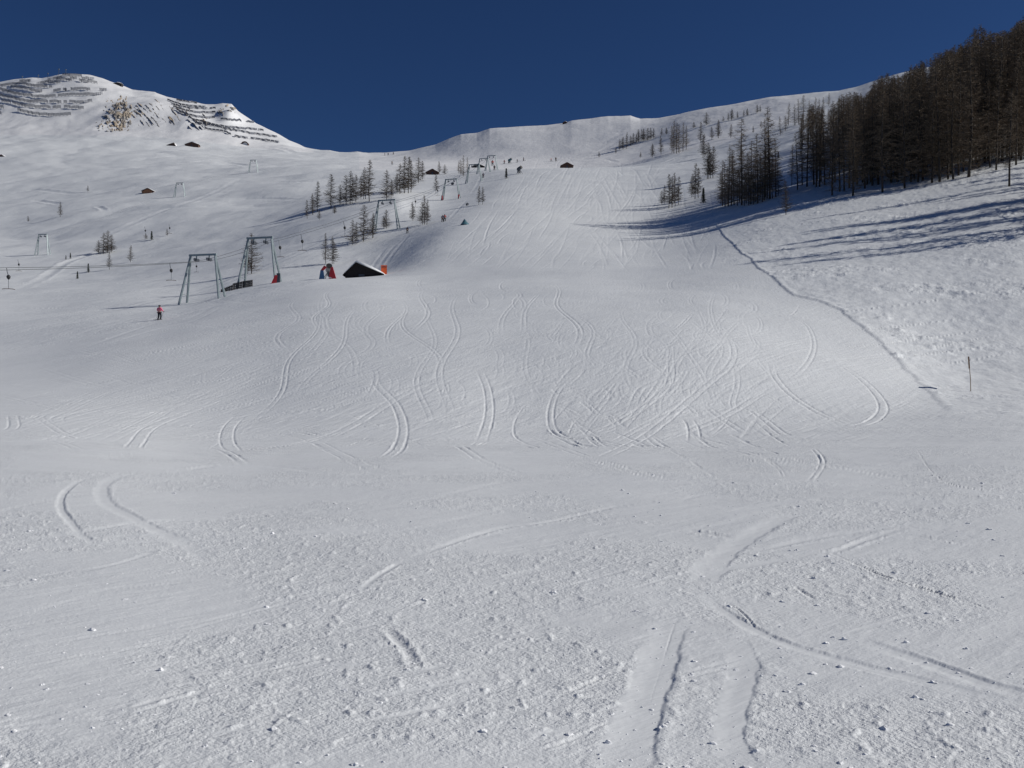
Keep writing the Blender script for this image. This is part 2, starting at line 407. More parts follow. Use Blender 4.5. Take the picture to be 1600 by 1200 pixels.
# foreground, traced
track([(1052,972),(1040,1000),(1020,1060),(1000,1110),(985,1165),(970,1230)], 0.075, 0.028, flat=0.9, rim=0.25, rag=0.25)
track([(1056,970),(1046,998),(1030,1050),(1012,1105),(1000,1145)], 0.014, 0.03, rag=0.55, rim=1.0, smooth=0)
track([(1095,925),(1130,955),(1180,985),(1240,1010),(1330,1035),(1450,1065),(1620,1105)], 0.045, 0.018, flat=0.3, rim=0.5)
track([(1095,918),(1115,880),(1160,845),(1210,815),(1260,798)], 0.10, 0.028, flat=0.6, rim=0.35)
track([(1180,862),(1230,850),(1290,838),(1360,828),(1420,820)], 0.06, 0.03, flat=0.3, rim=0.6)
track([(1230,866),(1300,862),(1350,845),(1420,822)], 0.045, 0.022, rim=0.8)
track([(1100,912),(1130,890),(1190,880),(1260,868)], 0.06, 0.018, flat=0.5)
track([(1095,930),(1150,950),(1185,985),(1205,990)], 0.010, 0.014, rag=0.55, rim=1.0, smooth=0)
track([(1340,1000),(1430,1030),(1520,1062),(1620,1092)], 0.05, 0.02, flat=0.6, rim=0.4)
track([(1160,1200),(1140,1150),(1150,1090),(1165,1040),(1150,1000)], 0.06, 0.014, flat=0.6, rim=0.3)
track([(900,1160),(935,1135),(975,1120),(1020,1100)], 0.012, 0.012, rim=0.5, smooth=0)
track([(870,1090),(920,1068),(960,1050)], 0.015, 0.014, rim=0.8, smooth=0)
track([(845,1170),(880,1160),(930,1140)], 0.015, 0.014, rim=0.8, smooth=0)
track([(150,744),(118,755),(97,775),(95,795),(110,815),(130,838),(150,850)], 0.045, 0.026, rim=0.3, flat=0.3)
track([(230,738),(185,745),(160,760),(165,785),(200,805),(245,828),(290,850),(330,880)], 0.075, 0.022, rim=0.35, flat=0.6)
track([(230,738),(290,735),(340,728),(420,728),(520,742)], 0.06, 0.022)
track([(0,852),(120,832),(230,815),(340,812),(470,800),(620,795),(680,796)], 0.06, 0.028, flat=0.2)
track([(640,872),(700,850),(780,826),(860,815),(960,792),(1050,778)], 0.05, 0.03, flat=0.3, rim=0.7)
track([(560,925),(590,900),(640,872)], 0.03, 0.016)
track([(440,835),(520,830),(590,826)], 0.03, 0.014)
track([(600,980),(630,1010),(650,1045)], 0.035, 0.022, rag=0.55, rim=0.9, smooth=0)
track([(1290,860),(1380,900),(1460,925),(1590,965)], 0.018, 0.024, rag=0.55, rim=0.9, smooth=0)
track([(1420,835),(1480,845),(1530,852)], 0.02, 0.02, rag=0.55, rim=0.9, smooth=0)
track([(1240,915),(1270,935)], 0.02, 0.025, rag=0.5, smooth=0)
track([(1070,828),(1100,833),(1145,840)], 0.02, 0.03, rag=0.55, rim=0.9, smooth=0)
# on the slope foot and the slope, traced (pairs of skis)
for pts, wd, dp, pr in [
 ([(748,575),(762,610),(764,650),(752,690)], .10, .10, .42),
 ([(752,690),(742,695),(730,697)], .08, .06, .3),
 ([(583,575),(590,602),(618,632),(630,668),(622,700),(604,715)], .11, .08, .4),
 ([(577,620),(588,590),(583,575)], .08, .06, .3),
 ([(378,648),(358,668),(355,690),(366,706)], .09, .08, .55),
 ([(385,600),(330,630),(240,665),(215,690),(208,700)], .09, .07, .5),
 ([(420,575),(300,605),(160,632),(95,650),(92,660)], .11, .06, .5),
 ([(540,560),(400,600),(260,640),(130,655)], .11, .05, .4),
 ([(905,580),(872,610),(860,650),(875,680),(940,690),(980,700)], .11, .09, .3),
 ([(835,620),(808,650),(805,682),(840,700)], .09, .06, 0),
 ([(985,650),(1000,610),(1040,585),(1060,530)], .12, .08, .4),
 ([(1045,520),(1048,560),(1044,600),(1000,640),(950,668),(935,672)], .10, .09, .4),
 ([(1075,655),(1083,668),(1085,690)], .10, .10, .5),
 ([(930,720),(1010,680),(1100,605),(1140,570),(1145,540),(1120,500)], .11, .09, .4),
 ([(1205,570),(1212,590),(1240,620),(1290,650),(1340,664)], .11, .11, .4),
 ([(1230,598),(1260,570),(1272,540),(1262,510),(1235,495),(1200,485)], .10, .09, .35),
 ([(1225,600),(1190,615),(1150,640),(1110,660),(1030,690)], .13, .09, .4),
 ([(1270,557),(1320,575),(1360,605),(1380,635),(1368,655),(1340,665),(1300,667)], .11, .10, .5),
 ([(1140,625),(1180,645),(1215,672),(1230,682)], .10, .08, .35),
 ([(1090,625),(1130,655),(1165,678)], .10, .08, .35),
 ([(1155,650),(1145,630),(1152,600),(1150,570)], .09, .06, .3),
 ([(1130,660),(1110,648),(1085,640),(1060,630)], .09, .06, .3),
 ([(1167,500),(1175,530),(1195,555)], .08, .05, .3),
 ([(1120,450),(1110,480),(1117,510),(1130,530)], .09, .05, .3),
 ([(1250,475),(1235,492),(1190,490),(1150,470)], .12, .10, .0),
 ([(1030,500),(1060,530),(1100,590),(1120,640)], .09, .06, .3),
 ([(760,560),(690,590),(620,622),(560,660),(500,690)], .12, .07, .5),
 ([(860,540),(760,570),(700,600),(600,650)], .10, .06, .4),
 ([(935,550),(860,575),(790,600)], .10, .05, .4),
 ([(500,690),(400,702),(300,705)], .08, .05, 0),
 ([(560,665),(480,690),(410,702)], .08, .06, .3),
 ([(20,650),(22,665),(14,672)], .09, .06, .4),
 ([(0,632),(110,606),(230,585)], .09, .06, 0),
 ([(300,612),(200,628),(150,640)], .09, .06, 0),
 ([(320,570),(322,600),(380,560),(420,548)], .09, .04, .3),
 ([(1180,705),(1215,730),(1225,745)], .05, .04, .1),
 ([(1270,700),(1285,722),(1268,752)], .06, .06, .15),
 ([(1280,725),(1340,735),(1420,750)], .04, .03, .1),
 ([(1150,712),(1200,722),(1280,700)], .05, .03, .0),
 ([(1430,700),(1480,755),(1600,770)], .03, .03, .0),
 ([(1290,672),(1420,668),(1620,640)], .10, .06, .3),
 ([(1380,660),(1500,645),(1620,622)], .10, .06, .3),
]:
    track(pts, wd, dp, pair=pr, n=7, traced=True, rag=0.45, rim=0.8)
# long straight traverse lines crossing the edge on the right
for a, b_ in [((1275,492),(1600,445)),((1290,520),(1600,482)),((1265,548),(1600,505)),((1262,568),(1600,516)),((1270,565),(1600,535)),((1340,582),(1600,548))]:
    md = ((a[0]+b_[0])/2+5, (a[1]+b_[1])/2+4)
    track([a, md, b_], 0.10, 0.10, n=14, rim=1.0, rag=0.12, traced=True)
def terrace(pts, width, depth, rim=0.6, n=8):
    press([to_world(u, y) for u, y in catmull(pts, n)], width*0.8, depth*0.22, rim=rim, smooth=0, rag=0.12, seed=int(pts[0][1]))
for pts, wd, dp in [
 ([(0,462),(60,438),(100,412),(128,402),(165,391),(205,383),(260,373),(340,366)], 1.6, 0.9),
 ([(50,313),(75,316),(95,319)], 2.2, 1.6), ([(120,340),(180,333),(240,326),(300,322),(360,318)], 2.0, 0.9), ([(330,314),(400,311),(470,312)], 2.2, 1.0),
 ([(150,322),(158,325),(164,329)], 1.5, 1.2), ([(0,300),(60,297),(110,302),(160,300)], 2.5, 1.2), ([(240,262),(320,252),(380,258),(392,262)], 3.5, 1.6),
 ([(170,255),(250,246),(300,243)], 4, 1.6), ([(430,285),(500,283)], 3, 1.2), ([(400,228),(440,232),(460,240)], 5, 2.5), ([(200,410),(225,403),(250,397)], 1.2, 0.6),
 ([(345,472),(300,495),(235,508),(170,530),(120,548)], 0.5, 0.16), ([(350,478),(305,500),(240,516),(160,540)], 0.35, 0.14),
 ([(150,376),(200,352),(262,327),(330,303),(392,270)], 2.2, 0.7), ([(320,475),(380,455),(430,447)], 1.4, 0.5),
 ([(600,420),(612,400),(628,380),(640,366)], 0.5, 0.16), ([(588,425),(602,402),(620,380)], 0.5, 0.16), ([(575,428),(590,405),(606,384)], 0.4, 0.14),
 ([(735,305),(745,290),(752,276),(765,262)], 0.8, 0.3), ([(700,345),(715,328),(730,312)], 0.6, 0.2),
 ([(850,250),(905,243),(940,235),(962,222)], 3, 1.2), ([(880,236),(940,222),(980,205),(1020,196)], 4, 1.4), ([(930,252),(950,250),(962,254)], 2.5, 1.2),
 ([(985,262),(1030,256),(1060,246),(1095,242)], 2.0, 0.9), ]: terrace(pts, wd, dp)
# many faint ones
for i in range(620):
    y0 = random.uniform(440, 700); u0 = random.uniform(-20, 1250 if y0 < 560 else 1400)
    L = random.uniform(60, 260); sl_ = random.uniform(0.15, 0.55) if random.random() < 0.75 else random.uniform(-0.6, 0.1)
    cv = random.uniform(-40, 40)*(y0-400)/250
    k = (y0-380)/320
    pts = [(u0, y0), (u0+L*0.5, y0-L*0.5*sl_*k+cv*0.3), (u0+L, y0-L*sl_*k)]
    if pts[-1][1] < 432: continue
    pts = [(u, max(433, y)) for u, y in pts]
    if any(u > lerp_poly(EDGE, y, 1, 0)-12 for u, y in pts): continue
    track(pts, random.uniform(.05, .10), random.uniform(.02, .06), pair=random.choice([0, .3, .45]), n=5, rag=random.choice([.3, .8]), rim=random.choice([.5, 1.0]))
for i in range(24):      # linked turns running down the slope
    u0 = random.uniform(420, 1150); y = random.uniform(440, 520); ph = random.uniform(0, 6.28); am = random.uniform(9, 26); wl = random.uniform(0.35, 0.8); dr = random.uniform(-0.7, 0.7)
    y1 = random.uniform(y+60, 698); pts = []; t0 = y
    while y < y1:
        k = (y-380)/200; pts.append((u0+dr*(y-t0)+am*k*math.sin(ph+math.log(k)/wl*6.28), y)); y += 7*k
    pts = [(u, yy) for u, yy in pts if u < lerp_poly(EDGE, yy, 1, 0)-15]
    if len(pts) > 4: track(pts, random.uniform(.08, .11), random.uniform(.05, .10), pair=random.choice([.3, .4]), n=3, rag=0.5, rim=0.7)
for i in range(130):      # long traverses climbing to the right
    y0 = random.uniform(520, 700); u0 = random.uniform(-20, 700); L = random.uniform(200, 600); k = (y0-360)/340; sl_ = random.uniform(.22, .5)*k
    pts = [(u0, y0), (u0+L*.33, y0-L*.33*sl_-random.uniform(0, 10)), (u0+L*.66, y0-L*.66*sl_-random.uniform(-5, 12)), (u0+L, y0-L*sl_)]
    pts = [(u, yy) for u, yy in pts if yy > 436]
    if len(pts) > 2: track(pts, random.uniform(.07, .16), random.uniform(.03, .09), pair=random.choice([0, .3, .5]), n=8, rag=0.5, rim=1.0)
for i in range(90):      # short round turns
    y0 = random.uniform(440, 640); u0 = random.uniform(560, 1180); s_ = random.uniform(14, 40)*(y0-360)/240; q = random.choice([-1, 1])
    pts = [(u0, y0-s_), (u0+q*s_*0.7, y0-s_*0.4), (u0+q*s_*0.6, y0+s_*0.3), (u0-q*s_*0.3, y0+s_*0.7)]
    pts = [(u, min(698, max(433, y))) for u, y in pts]
    track(pts, random.uniform(.06, .11), random.uniform(.03, .07), pair=random.choice([0, .3, .45]), n=5)
for i in range(170):     # the much skied patch
    u0 = random.uniform(850, 1180); y0 = random.uniform(500, 692); L = random.uniform(12, 70)*(y0-380)/250; sl_ = random.choice([random.uniform(.2, 1.3), random.uniform(.2, 1.3), random.uniform(-1.2, -.3)])
    pts = [(u0, y0), (u0+L*.5+random.uniform(-6, 6), y0-L*.5*sl_), (u0+L, y0-L*sl_)]
    pts = [(u, min(698, max(440, yy))) for u, yy in pts]
    track(pts, random.uniform(.07, .15), random.uniform(.05, .11), pair=random.choice([0, 0, .3]), n=5, rag=0.8, rim=1.0)
for i in range(320):     # upper run
    y0 = random.uniform(275, 425); lo = float(lerp_poly(LEDGE, y0, 1, 0))+14; hi = 1120 if y0 > 330 else 1040
    u0 = random.uniform(lo, hi); L = random.uniform(15, 110); q = random.uniform(0.15, 0.9) if u0 < 930 else random.uniform(-0.6, 0.6)
    pts = [(u0, y0), (u0+L*0.5*q+random.uniform(-6, 6), y0-L*0.3), (u0+L*q, max(264, y0-L*0.6))]
    track(pts, random.uniform(.15, .5), random.uniform(.06, .16), n=5, rim=0.5)
for i in range(150):     # flat run-out in front, low sun streaks
    y0 = random.uniform(705, 1150); u0 = random.uniform(-50, 1550); L = random.uniform(40, 260)
    sl_ = random.uniform(0.02, 0.30) if u0 < 1100 else random.uniform(-0.3, 0.25)
    if y0 < 780: sl_ *= 0.25
    pts = [(u0, y0), (u0+L*.5, y0-L*.5*sl_+random.uniform(-4, 4)), (u0+L, y0-L*sl_)]
    if pts[-1][1] < 690: continue
    track(pts, random.uniform(.008, .03)*(1+(1000-y0)/500 if y0 < 1000 else 1), random.uniform(.004, .014), pair=random.choice([0, 0, .08]), n=5, smooth=random.choice([0, .6]))
rough = rough*(1-0.92*np.clip(SM, 0, 1))
# near geometry detail, left out of the scraped tracks
lump = np.maximum(fbm(XX*0.8, YY, 0.16, 4, 51, 0.6), -0.35)
Z += near*rough*(0.0050*lump + 0.0058*np.maximum(fbm(XX*0.55+YY*0.2, YY, 0.42, 3, 52), -0.2))
big = np.maximum(fbm(XX, YY, 0.11, 2, 53)-0.42, 0)
Z += near*rough*patch*0.022*big
Z += sstep(60, 20, YY)*sstep(8, 20, YY)*rough*0.02*fbm(XX*0.35, YY, 0.9, 3, 54)
Z += D
YI = HOR-(Z-EYE)*F/YS
del D

def put_mesh(name, V, Fq, m_, attr=None, smooth=True):
    me = bpy.data.meshes.new(name)
    me.vertices.add(len(V)); me.vertices.foreach_set("co", V.astype(np.float32).ravel())
    n = len(Fq); me.loops.add(n*4); me.loops.foreach_set("vertex_index", Fq.astype(np.int32).ravel())
    me.polygons.add(n); me.polygons.foreach_set("loop_start", np.arange(0, n*4, 4, dtype=np.int32))
    me.polygons.foreach_set("use_smooth", np.full(n, smooth))
    me.update(calc_edges=True)
    if attr is not None:
        a = me.attributes.new("rough", 'FLOAT', 'POINT'); a.data.foreach_set("value", attr.astype(np.float32))
        a = me.attributes.new("slope", 'FLOAT', 'POINT'); a.data.foreach_set("value", sstep(18, 32, V[:, 1]).astype(np.float32))
    me.materials.append(m_)
    o = bpy.data.objects.new(name, me); COL.objects.link(o)
    return o
V = np.stack([XX, YY, Z], -1).reshape(-1, 3)
idx = np.arange(NR*NC).reshape(NR, NC)
Q = np.stack([idx[:-1, :-1], idx[:-1, 1:], idx[1:, 1:], idx[1:, :-1]], -1)
yf = YI[:-1, :-1]; uf = UU[:-1, :-1]; Yf = YY[:-1, :-1]
reg = np.zeros(yf.shape, int)                                     # 0 ground
wild_f = wild[:-1, :-1]; ulf = ul[:-1, :-1]
base_l = np.interp(uf, [-5000, 0, 120, 260, 400, 480, 560], [212, 212, 212, 216, 232, 238, 240])
reg[(uf < 490) & (Yf > 600) & (yf < base_l)] = 1                   # mountain
reg[(Yf > 560) & (uf > 560) & (uf < 1250)] = 2                     # hills
piste = (Yf < 500) & (wild_f < 0.5) & (uf < 1500+(Yf < 40)*9e3)
leftlim = np.where(yf > 437, np.interp(yf, [437, 470, 500, 540, 600, 700], [520, 380, 262, 60, -200, -9000]), ulf)
piste &= (uf > leftlim)
piste &= ~((Yf > 110) & (yf < 262))
piste &= ~((Yf > 110) & (uf > 1120))
piste |= Yf < 26
reg[piste & (reg == 0)] = 3
RG = rough.copy()
RG = np.where(YY > 30, 0.35+0.4*sstep(-0.3, 0.4, fbm(XX, YY, 14, 2, 61)), RG)
RG = np.where(wild > 0.02, wild*(0.12+0.88*pat*sstep(-0.5, 0.5, fbm(XX*0.5, YY, 4, 3, 62))), RG*(1-SM*0.5))
for k, (nm, mm) in enumerate([("ground", 'ground'), ("mountain", 'mountain'), ("hills", 'mountain'), ("piste", 'piste')]):
    q = Q[reg == k].reshape(-1, 4)
    used = np.unique(q); rm = np.full(NR*NC, -1, np.int64); rm[used] = np.arange(len(used))
    o = put_mesh(nm, V[used], rm[q], M[mm], RG.ravel()[used])
    o['kind'] = 'structure'
    o['label'] = {"ground": "untouched snow of the slopes beside the run", "mountain": "snowy summit on the left carrying snow fences",
                  "hills": "smooth snow ridge behind the top of the run", "piste": "groomed ski run covered in ski tracks"}[nm]

# ------------------------------------------------------------------ finding places on the snow
YIm = np.minimum.accumulate(np.where(YY < 2, 1e6, YI), axis=0)
def gz(u, Y):
    c = float(uidx(u)); i = int(c); fc = c-i; r = float(np.interp(Y, Yrow, np.arange(NR))); j = min(int(r), NR-2); fr = r-j
    i2 = min(i+1, NC-1)
    return float((Z[j, i]*(1-fc)+Z[j, i2]*fc)*(1-fr)+(Z[j+1, i]*(1-fc)+Z[j+1, i2]*fc)*fr)
def at(u, y, Ymin=0):
    c = int(round(float(uidx(u)))); col = YI[:, c]
    ok = (Yrow > max(2, Ymin)) & (col <= y)
    j = int(np.argmax(ok)) if ok.any() else int(np.argmin(np.where(Yrow > 2, col, 1e9)))
    Yw = float(Yrow[j])
    return Vector(((u-800)/F*Yw, Yw, float(gz(u, Yw))))
def atY(u, Y): return Vector(((u-800)/F*Y, Y, gz(u, Y)))
def gxy(X, Y): return gz(X/max(Y, 3.5)*F+800, Y)

# ------------------------------------------------------------------ mesh helpers
class MB:
    def __init__(s): s.v = []; s.f = []
    def box(s, c, h, R=None):
        k = len(s.v); c = Vector(c)
        for dx in (-1, 1):
            for dy in (-1, 1):
                for dz in (-1, 1):
                    p = Vector((dx*h[0], dy*h[1], dz*h[2]))
                    if R is not None: p = R @ p
                    s.v.append(c+p)
        for f in ((0,1,3,2),(4,6,7,5),(0,4,5,1),(2,3,7,6),(0,2,6,4),(1,5,7,3)): s.f.append([k+i for i in f])
        return s
    def tube(s, pts, rad, n=8, cap=True):
        pts = [Vector(p) for p in pts]
        if not isinstance(rad, (list, tuple)): rad = [rad]*len(pts)
        k = len(s.v)
        for i, p in enumerate(pts):
            d = (pts[min(i+1, len(pts)-1)]-pts[max(i-1, 0)]).normalized()
            a = d.orthogonal().normalized() if i == 0 else (a-d*a.dot(d)).normalized()
            b_ = d.cross(a)
            for j in range(n):
                an = 2*math.pi*j/n
                s.v.append(p+(a*math.cos(an)+b_*math.sin(an))*rad[i])
        for i in range(len(pts)-1):
            for j in range(n):
                s.f.append([k+i*n+j, k+i*n+(j+1) % n, k+(i+1)*n+(j+1) % n, k+(i+1)*n+j])
        if cap:
            s.f.append([k+j for j in range(n)][::-1]); s.f.append([k+(len(pts)-1)*n+j for j in range(n)])
        return s
    def prism(s, prof, y0, y1, ax=1):
        """closed 2-D outline (x,z) swept along y"""
        k = len(s.v); n = len(prof)
        for y in (y0, y1):
            for (x, z) in prof: s.v.append(Vector((x, y, z)))
        s.f.append([k+i for i in range(n)]); s.f.append([k+n+i for i in range(n)][::-1])
        for i in range(n): s.f.append([k+i, k+n+i, k+n+(i+1) % n, k+(i+1) % n])
        return s
    def ball(s, c, r, nu=8, nv=6, jit=0):
        k = len(s.v); c = Vector(c)
        if not isinstance(r, (tuple, list)): r = (r, r, r)
        for i in range(nv+1):
            th = math.pi*i/nv
            for j in range(nu):
                ph = 2*math.pi*j/nu; q = 1+random.uniform(-jit, jit)
                s.v.append(c+Vector((r[0]*math.sin(th)*math.cos(ph)*q, r[1]*math.sin(th)*math.sin(ph)*q, r[2]*math.cos(th)*q)))
        for i in range(nv):
            for j in range(nu):
                s.f.append([k+i*nu+j, k+(i+1)*nu+j, k+(i+1)*nu+(j+1) % nu, k+i*nu+(j+1) % nu])
        return s
    def build(s, name, m_, parent=None, smooth=False):
        me = bpy.data.meshes.new(name); me.from_pydata([tuple(v) for v in s.v], [], s.f); me.update()
        bm = bmesh.new(); bm.from_mesh(me); bmesh.ops.recalc_face_normals(bm, faces=bm.faces); bm.to_mesh(me); bm.free()
        me.materials.append(m_)
        if smooth: me.polygons.foreach_set("use_smooth", np.full(len(me.polygons), True))
        o = bpy.data.objects.new(name, me); COL.objects.link(o)
        if parent: o.parent = parent
        return o
def tag(o, label, cat, group=None, kind=None):
    o['label'] = label; o['category'] = cat
    if group: o['group'] = group
    if kind: o['kind'] = kind
    return o
def empty(name, loc, rz=0, sc=1.0):
    o = bpy.data.objects.new(name, None); COL.objects.link(o)
    o.location = loc; o.rotation_euler = (0, 0, rz); o.scale = (sc, sc, sc) if not isinstance(sc, tuple) else sc
    o.empty_display_size = 0.3
    return o
def copy_tree(o, parent=None):
    c = o.copy(); COL.objects.link(c)
    if parent: c.parent = parent
    for ch in [x for x in CH.get(o.name, [])]: copy_child(ch, c)
    return c
CH = {}
def reg_children(root):
    def rec(o):
        CH[o.name] = [x for x in bpy.data.objects if x.parent == o]
        for x in CH[o.name]: rec(x)
    rec(root)
def copy_child(ch, parent):
    c = ch.copy(); COL.objects.link(c); c.parent = parent
    for g in CH.get(ch.name, []): copy_child(g, c)
ORD = ["first", "second", "third", "fourth", "fifth", "sixth", "seventh", "eighth", "ninth", "tenth", "eleventh", "twelfth",
       "thirteenth", "fourteenth", "fifteenth", "sixteenth", "seventeenth", "eighteenth", "nineteenth", "twentieth", "twenty-first", "twenty-second"]
def ords(i, n):
    if i == 0: return "leftmost"
    if i == n-1: return "rightmost"
    return ORD[i]+" from left"

# ------------------------------------------------------------------ snow crumbs in front
mb_v = []; mb_f = []
ico = bmesh.new(); bmesh.ops.create_icosphere(ico, subdivisions=2, radius=1.0)
iv = np.array([v.co[:] for v in ico.verts]); ifc = np.array([[v.index for v in f.verts] for f in ico.faces]); ico.free()
NCR = 2800
for i in range(NCR):
    yy = 1230-500*RS.rand()**1.3; u = RS.uniform(-150, 1750)
    if RS.rand() < 0.25: u = RS.uniform(900, 1700)
    Yw = EYE*F/(yy-600); X = (u-800)/F*Yw
    r = 0.0035*(RS.pareto(2.4)+1); r = min(r, 0.018)*(0.7+0.3*min(2, Yw/6))
    z = gxy(X, Yw)
    k1, k2, k3 = RS.uniform(1.2, 3.0, 3); p1, p2, p3 = RS.uniform(0, 6.3, 3)
    vv = iv*(1+0.30*np.sin(iv[:, :1]*k1+p1)*np.sin(iv[:, 1:2]*k2+p2)+0.22*np.sin(iv[:, 2:]*k3*2+p3+iv[:, :1]*3)+RS.uniform(-0.10, 0.10, (len(iv), 1)))*np.array([r*RS.uniform(.9, 1.7), r*RS.uniform(.8, 1.3), r*RS.uniform(.5, .95)])
    mb_v.append(vv+np.array([X, Yw, z-r*0.05])); mb_f.append(ifc+i*len(iv))
me = bpy.data.meshes.new("snow_crumbs"); me.from_pydata(np.concatenate(mb_v).tolist(), [], np.concatenate(mb_f).tolist()); me.update()
me.materials.append(M['crumb'])
o = bpy.data.objects.new("snow_crumbs", me); COL.objects.link(o)
tag(o, "loose white snow crumbs lying over the nearest snow", "snow crumbs", kind="stuff")

# ------------------------------------------------------------------ larches and spruces
H0 = 18.0
def make_larch(name, seed, dens=1.0, wid=1.0, mt='twig', clear=0.1, multi=1, tw=1.0):
    rnd = random.Random(seed)
    tv = MB(); cv = []; cf = []
    def strip(p, d, L, w0, sag):
        up = Vector((0, 0, 1)); s_ = d.cross(up)
        if s_.length < 1e-3: s_ = Vector((1, 0, 0))
        s_.normalize()
        if rnd.random() < 0.5: s_ = (s_*0.4+up*0.9).normalized()
        k = len(cv); q = p+d*L+Vector((0, 0, sag))
        cv.extend([p-s_*w0/2, p+s_*w0/2, q]); cf.append((k, k+1, k+2))
        return q
    for st in range(multi):
        ox, oy = (0, 0) if st == 0 else (rnd.uniform(-1.2, 1.2), rnd.uniform(-1.0, 1.0))
        Ht = H0*(1 if st == 0 else rnd.uniform(0.7, 0.95))
        lean = Vector((rnd.uniform(-.5, .5), rnd.uniform(-.5, .5), 0))
        bend = rnd.uniform(-0.25, 0.25)
        def tp(t_): return Vector((ox, oy, 0))+lean*t_+Vector((bend*math.sin(t_*5), 0, Ht*t_))
        n = 9
        tv.tube([tp(i/n) for i in range(-0, n+1)], [0.17*(1-i/n)**0.8*(0.8 if st else 1)+0.02 for i in range(n+1)], 7)
        tv.tube([tp(0)-Vector((0, 0, 1.2)), tp(0)+Vector((0, 0, .02))], [0.27, 0.21], 7)
        nb = int(120*dens/(1+0.5*(multi-1)))
        for b_ in range(nb):
            t_ = clear+(0.985-clear)*((b_+rnd.random())/nb)
            prof = (min(1.0, (t_-clear+0.08)/0.22)**0.8)*(1-t_)**0.9
            L = (3.9*prof+0.3)*wid*rnd.uniform(0.55, 1.2)
            if rnd.random() < 0.08: L *= 0.4
            a = rnd.uniform(0, 2*math.pi); d = Vector((math.cos(a), math.sin(a), rnd.uniform(-0.18, 0.28))).normalized()
            p = tp(t_); q = p+d*L*0.55; e = q+(d+Vector((0, 0, rnd.uniform(-.1, .45)))).normalized()*L*0.45
            w0 = (0.03+0.018*L)*(0.6+0.4*tw)
            s_ = Vector((-d.y, d.x, 0)).normalized()
            k = len(cv)
            up = Vector((0, 0, 1))
            cv.extend([p-s_*w0/2, p+s_*w0/2, q+s_*w0/3, q-s_*w0/3, e]); cf.append((k, k+1, k+2, k+3)); cf.append((k+3, k+2, k+4))
            k = len(cv)
            cv.extend([p-up*w0/2, p+up*w0/2, q+up*w0/3, q-up*w0/3, e]); cf.append((k, k+1, k+2, k+3)); cf.append((k+3, k+2, k+4))
            nt_ = int((6+L*8)*dens)
            for j in range(nt_):
                s2 = rnd.random()**0.75
                pp = p.lerp(q, s2/0.55) if s2 < 0.55 else q.lerp(e, (s2-0.55)/0.45)
                a2 = a+rnd.choice([-1, 1])*rnd.uniform(0.4, 1.3)
                d2 = Vector((math.cos(a2), math.sin(a2), rnd.uniform(-0.7, 0.5))).normalized()
                l2 = rnd.uniform(0.25, 0.8)*(0.5+0.5*min(1, L))
                q2 = strip(pp, d2, l2, rnd.uniform(0.022, 0.045)*tw, rnd.uniform(-.1, .05))
    root = empty(name, (0, 0, 0))
    tv.build("trunk", M['bark'], root, smooth=True)
    mm = bpy.data.meshes.new("crown"); mm.from_pydata([tuple(v) for v in cv], [], cf); mm.update(); mm.materials.append(M[mt])
    c = bpy.data.objects.new("crown", mm); COL.objects.link(c); c.parent = root
    CH[root.name] = list(root.children) or [x for x in bpy.data.objects if x.parent == root]
    return root
def make_spruce(name, seed):
    rnd = random.Random(seed); H = 4.0
    tv = MB(); tv.tube([(0, 0, -0.4), (0, 0, H*0.5), (0.03, 0, H*0.97)], [0.09, 0.05, 0.012], 6)
    cv = []; cf = []
    for i in range(1500):
        t_ = rnd.random()**0.9; z = H*(0.05+0.95*t_); R = (1-t_)**0.9*0.95*(0.75+0.35*math.sin(t_*38))+0.04
        a = rnd.uniform(0, 6.283); d = Vector((math.cos(a), math.sin(a), -0.35)).normalized()
        r0 = rnd.uniform(0.1, 0.85)*R; p = Vector((math.cos(a)*r0, math.sin(a)*r0, z)); l = rnd.uniform(0.15, 0.36)
        s_ = Vector((-math.sin(a), math.cos(a), rnd.uniform(-.5, .5))).normalized()*rnd.uniform(0.05, 0.10)
        k = len(cv); cv.extend([p-s_, p+s_, p+d*l]); cf.append((k, k+1, k+2))
    root = empty(name, (0, 0, 0))
    tv.build("trunk", M['bark'], root, smooth=True)
    mm = bpy.data.meshes.new("crown"); mm.from_pydata([tuple(v) for v in cv], [], cf); mm.update(); mm.materials.append(M['needle'])
    c = bpy.data.objects.new("crown", mm); COL.objects.link(c); c.parent = root
    CH[root.name] = [x for x in bpy.data.objects if x.parent == root]
    return root
LV = [make_larch("larch_tree", 100+i, 1.45, wd*1.3, 'twig', cl, mu, 1.8) for i, (wd, cl, mu) in enumerate([(1.0, .1, 1), (0.8, .14, 1), (1.25, .06, 1), (0.95, .1, 2), (0.7, .12, 1)])]
FV = [make_larch("larch_tree", 200+i, 1.3, wd*1.0, 'twigdark', cl, 1, 1.3) for i, (wd, cl) in enumerate([(1.0, .07), (0.85, .14), (1.15, .05), (0.9, .20), (1.0, .04)])]
SV = [make_spruce("spruce_tree", 300+i) for i in range(2)]
used_proto = set()
def instance(proto, loc, rz, sc):
    if proto.name not in used_proto:
        used_proto.add(proto.name); o_ = proto
    else:
        o_ = proto.copy(); COL.objects.link(o_)
        for ch in CH[proto.name]:
            c = ch.copy(); COL.objects.link(c); c.parent = o_
    o_.location = loc; o_.rotation_euler = (0, 0, rz); o_.scale = sc
    return o_
def larch(u, y, hp, proto=None, Y=None, wmul=1.0):
    p = at(u, y) if Y is None else atY(u, Y)
    h = hp*p.y/F
    s_ = h/H0; thin = max(s_, 0.35)**0.35*s_**0.65
    return instance(proto or random.choice(LV), p, random.uniform(0, 6.28), (thin*wmul, thin*wmul, s_))
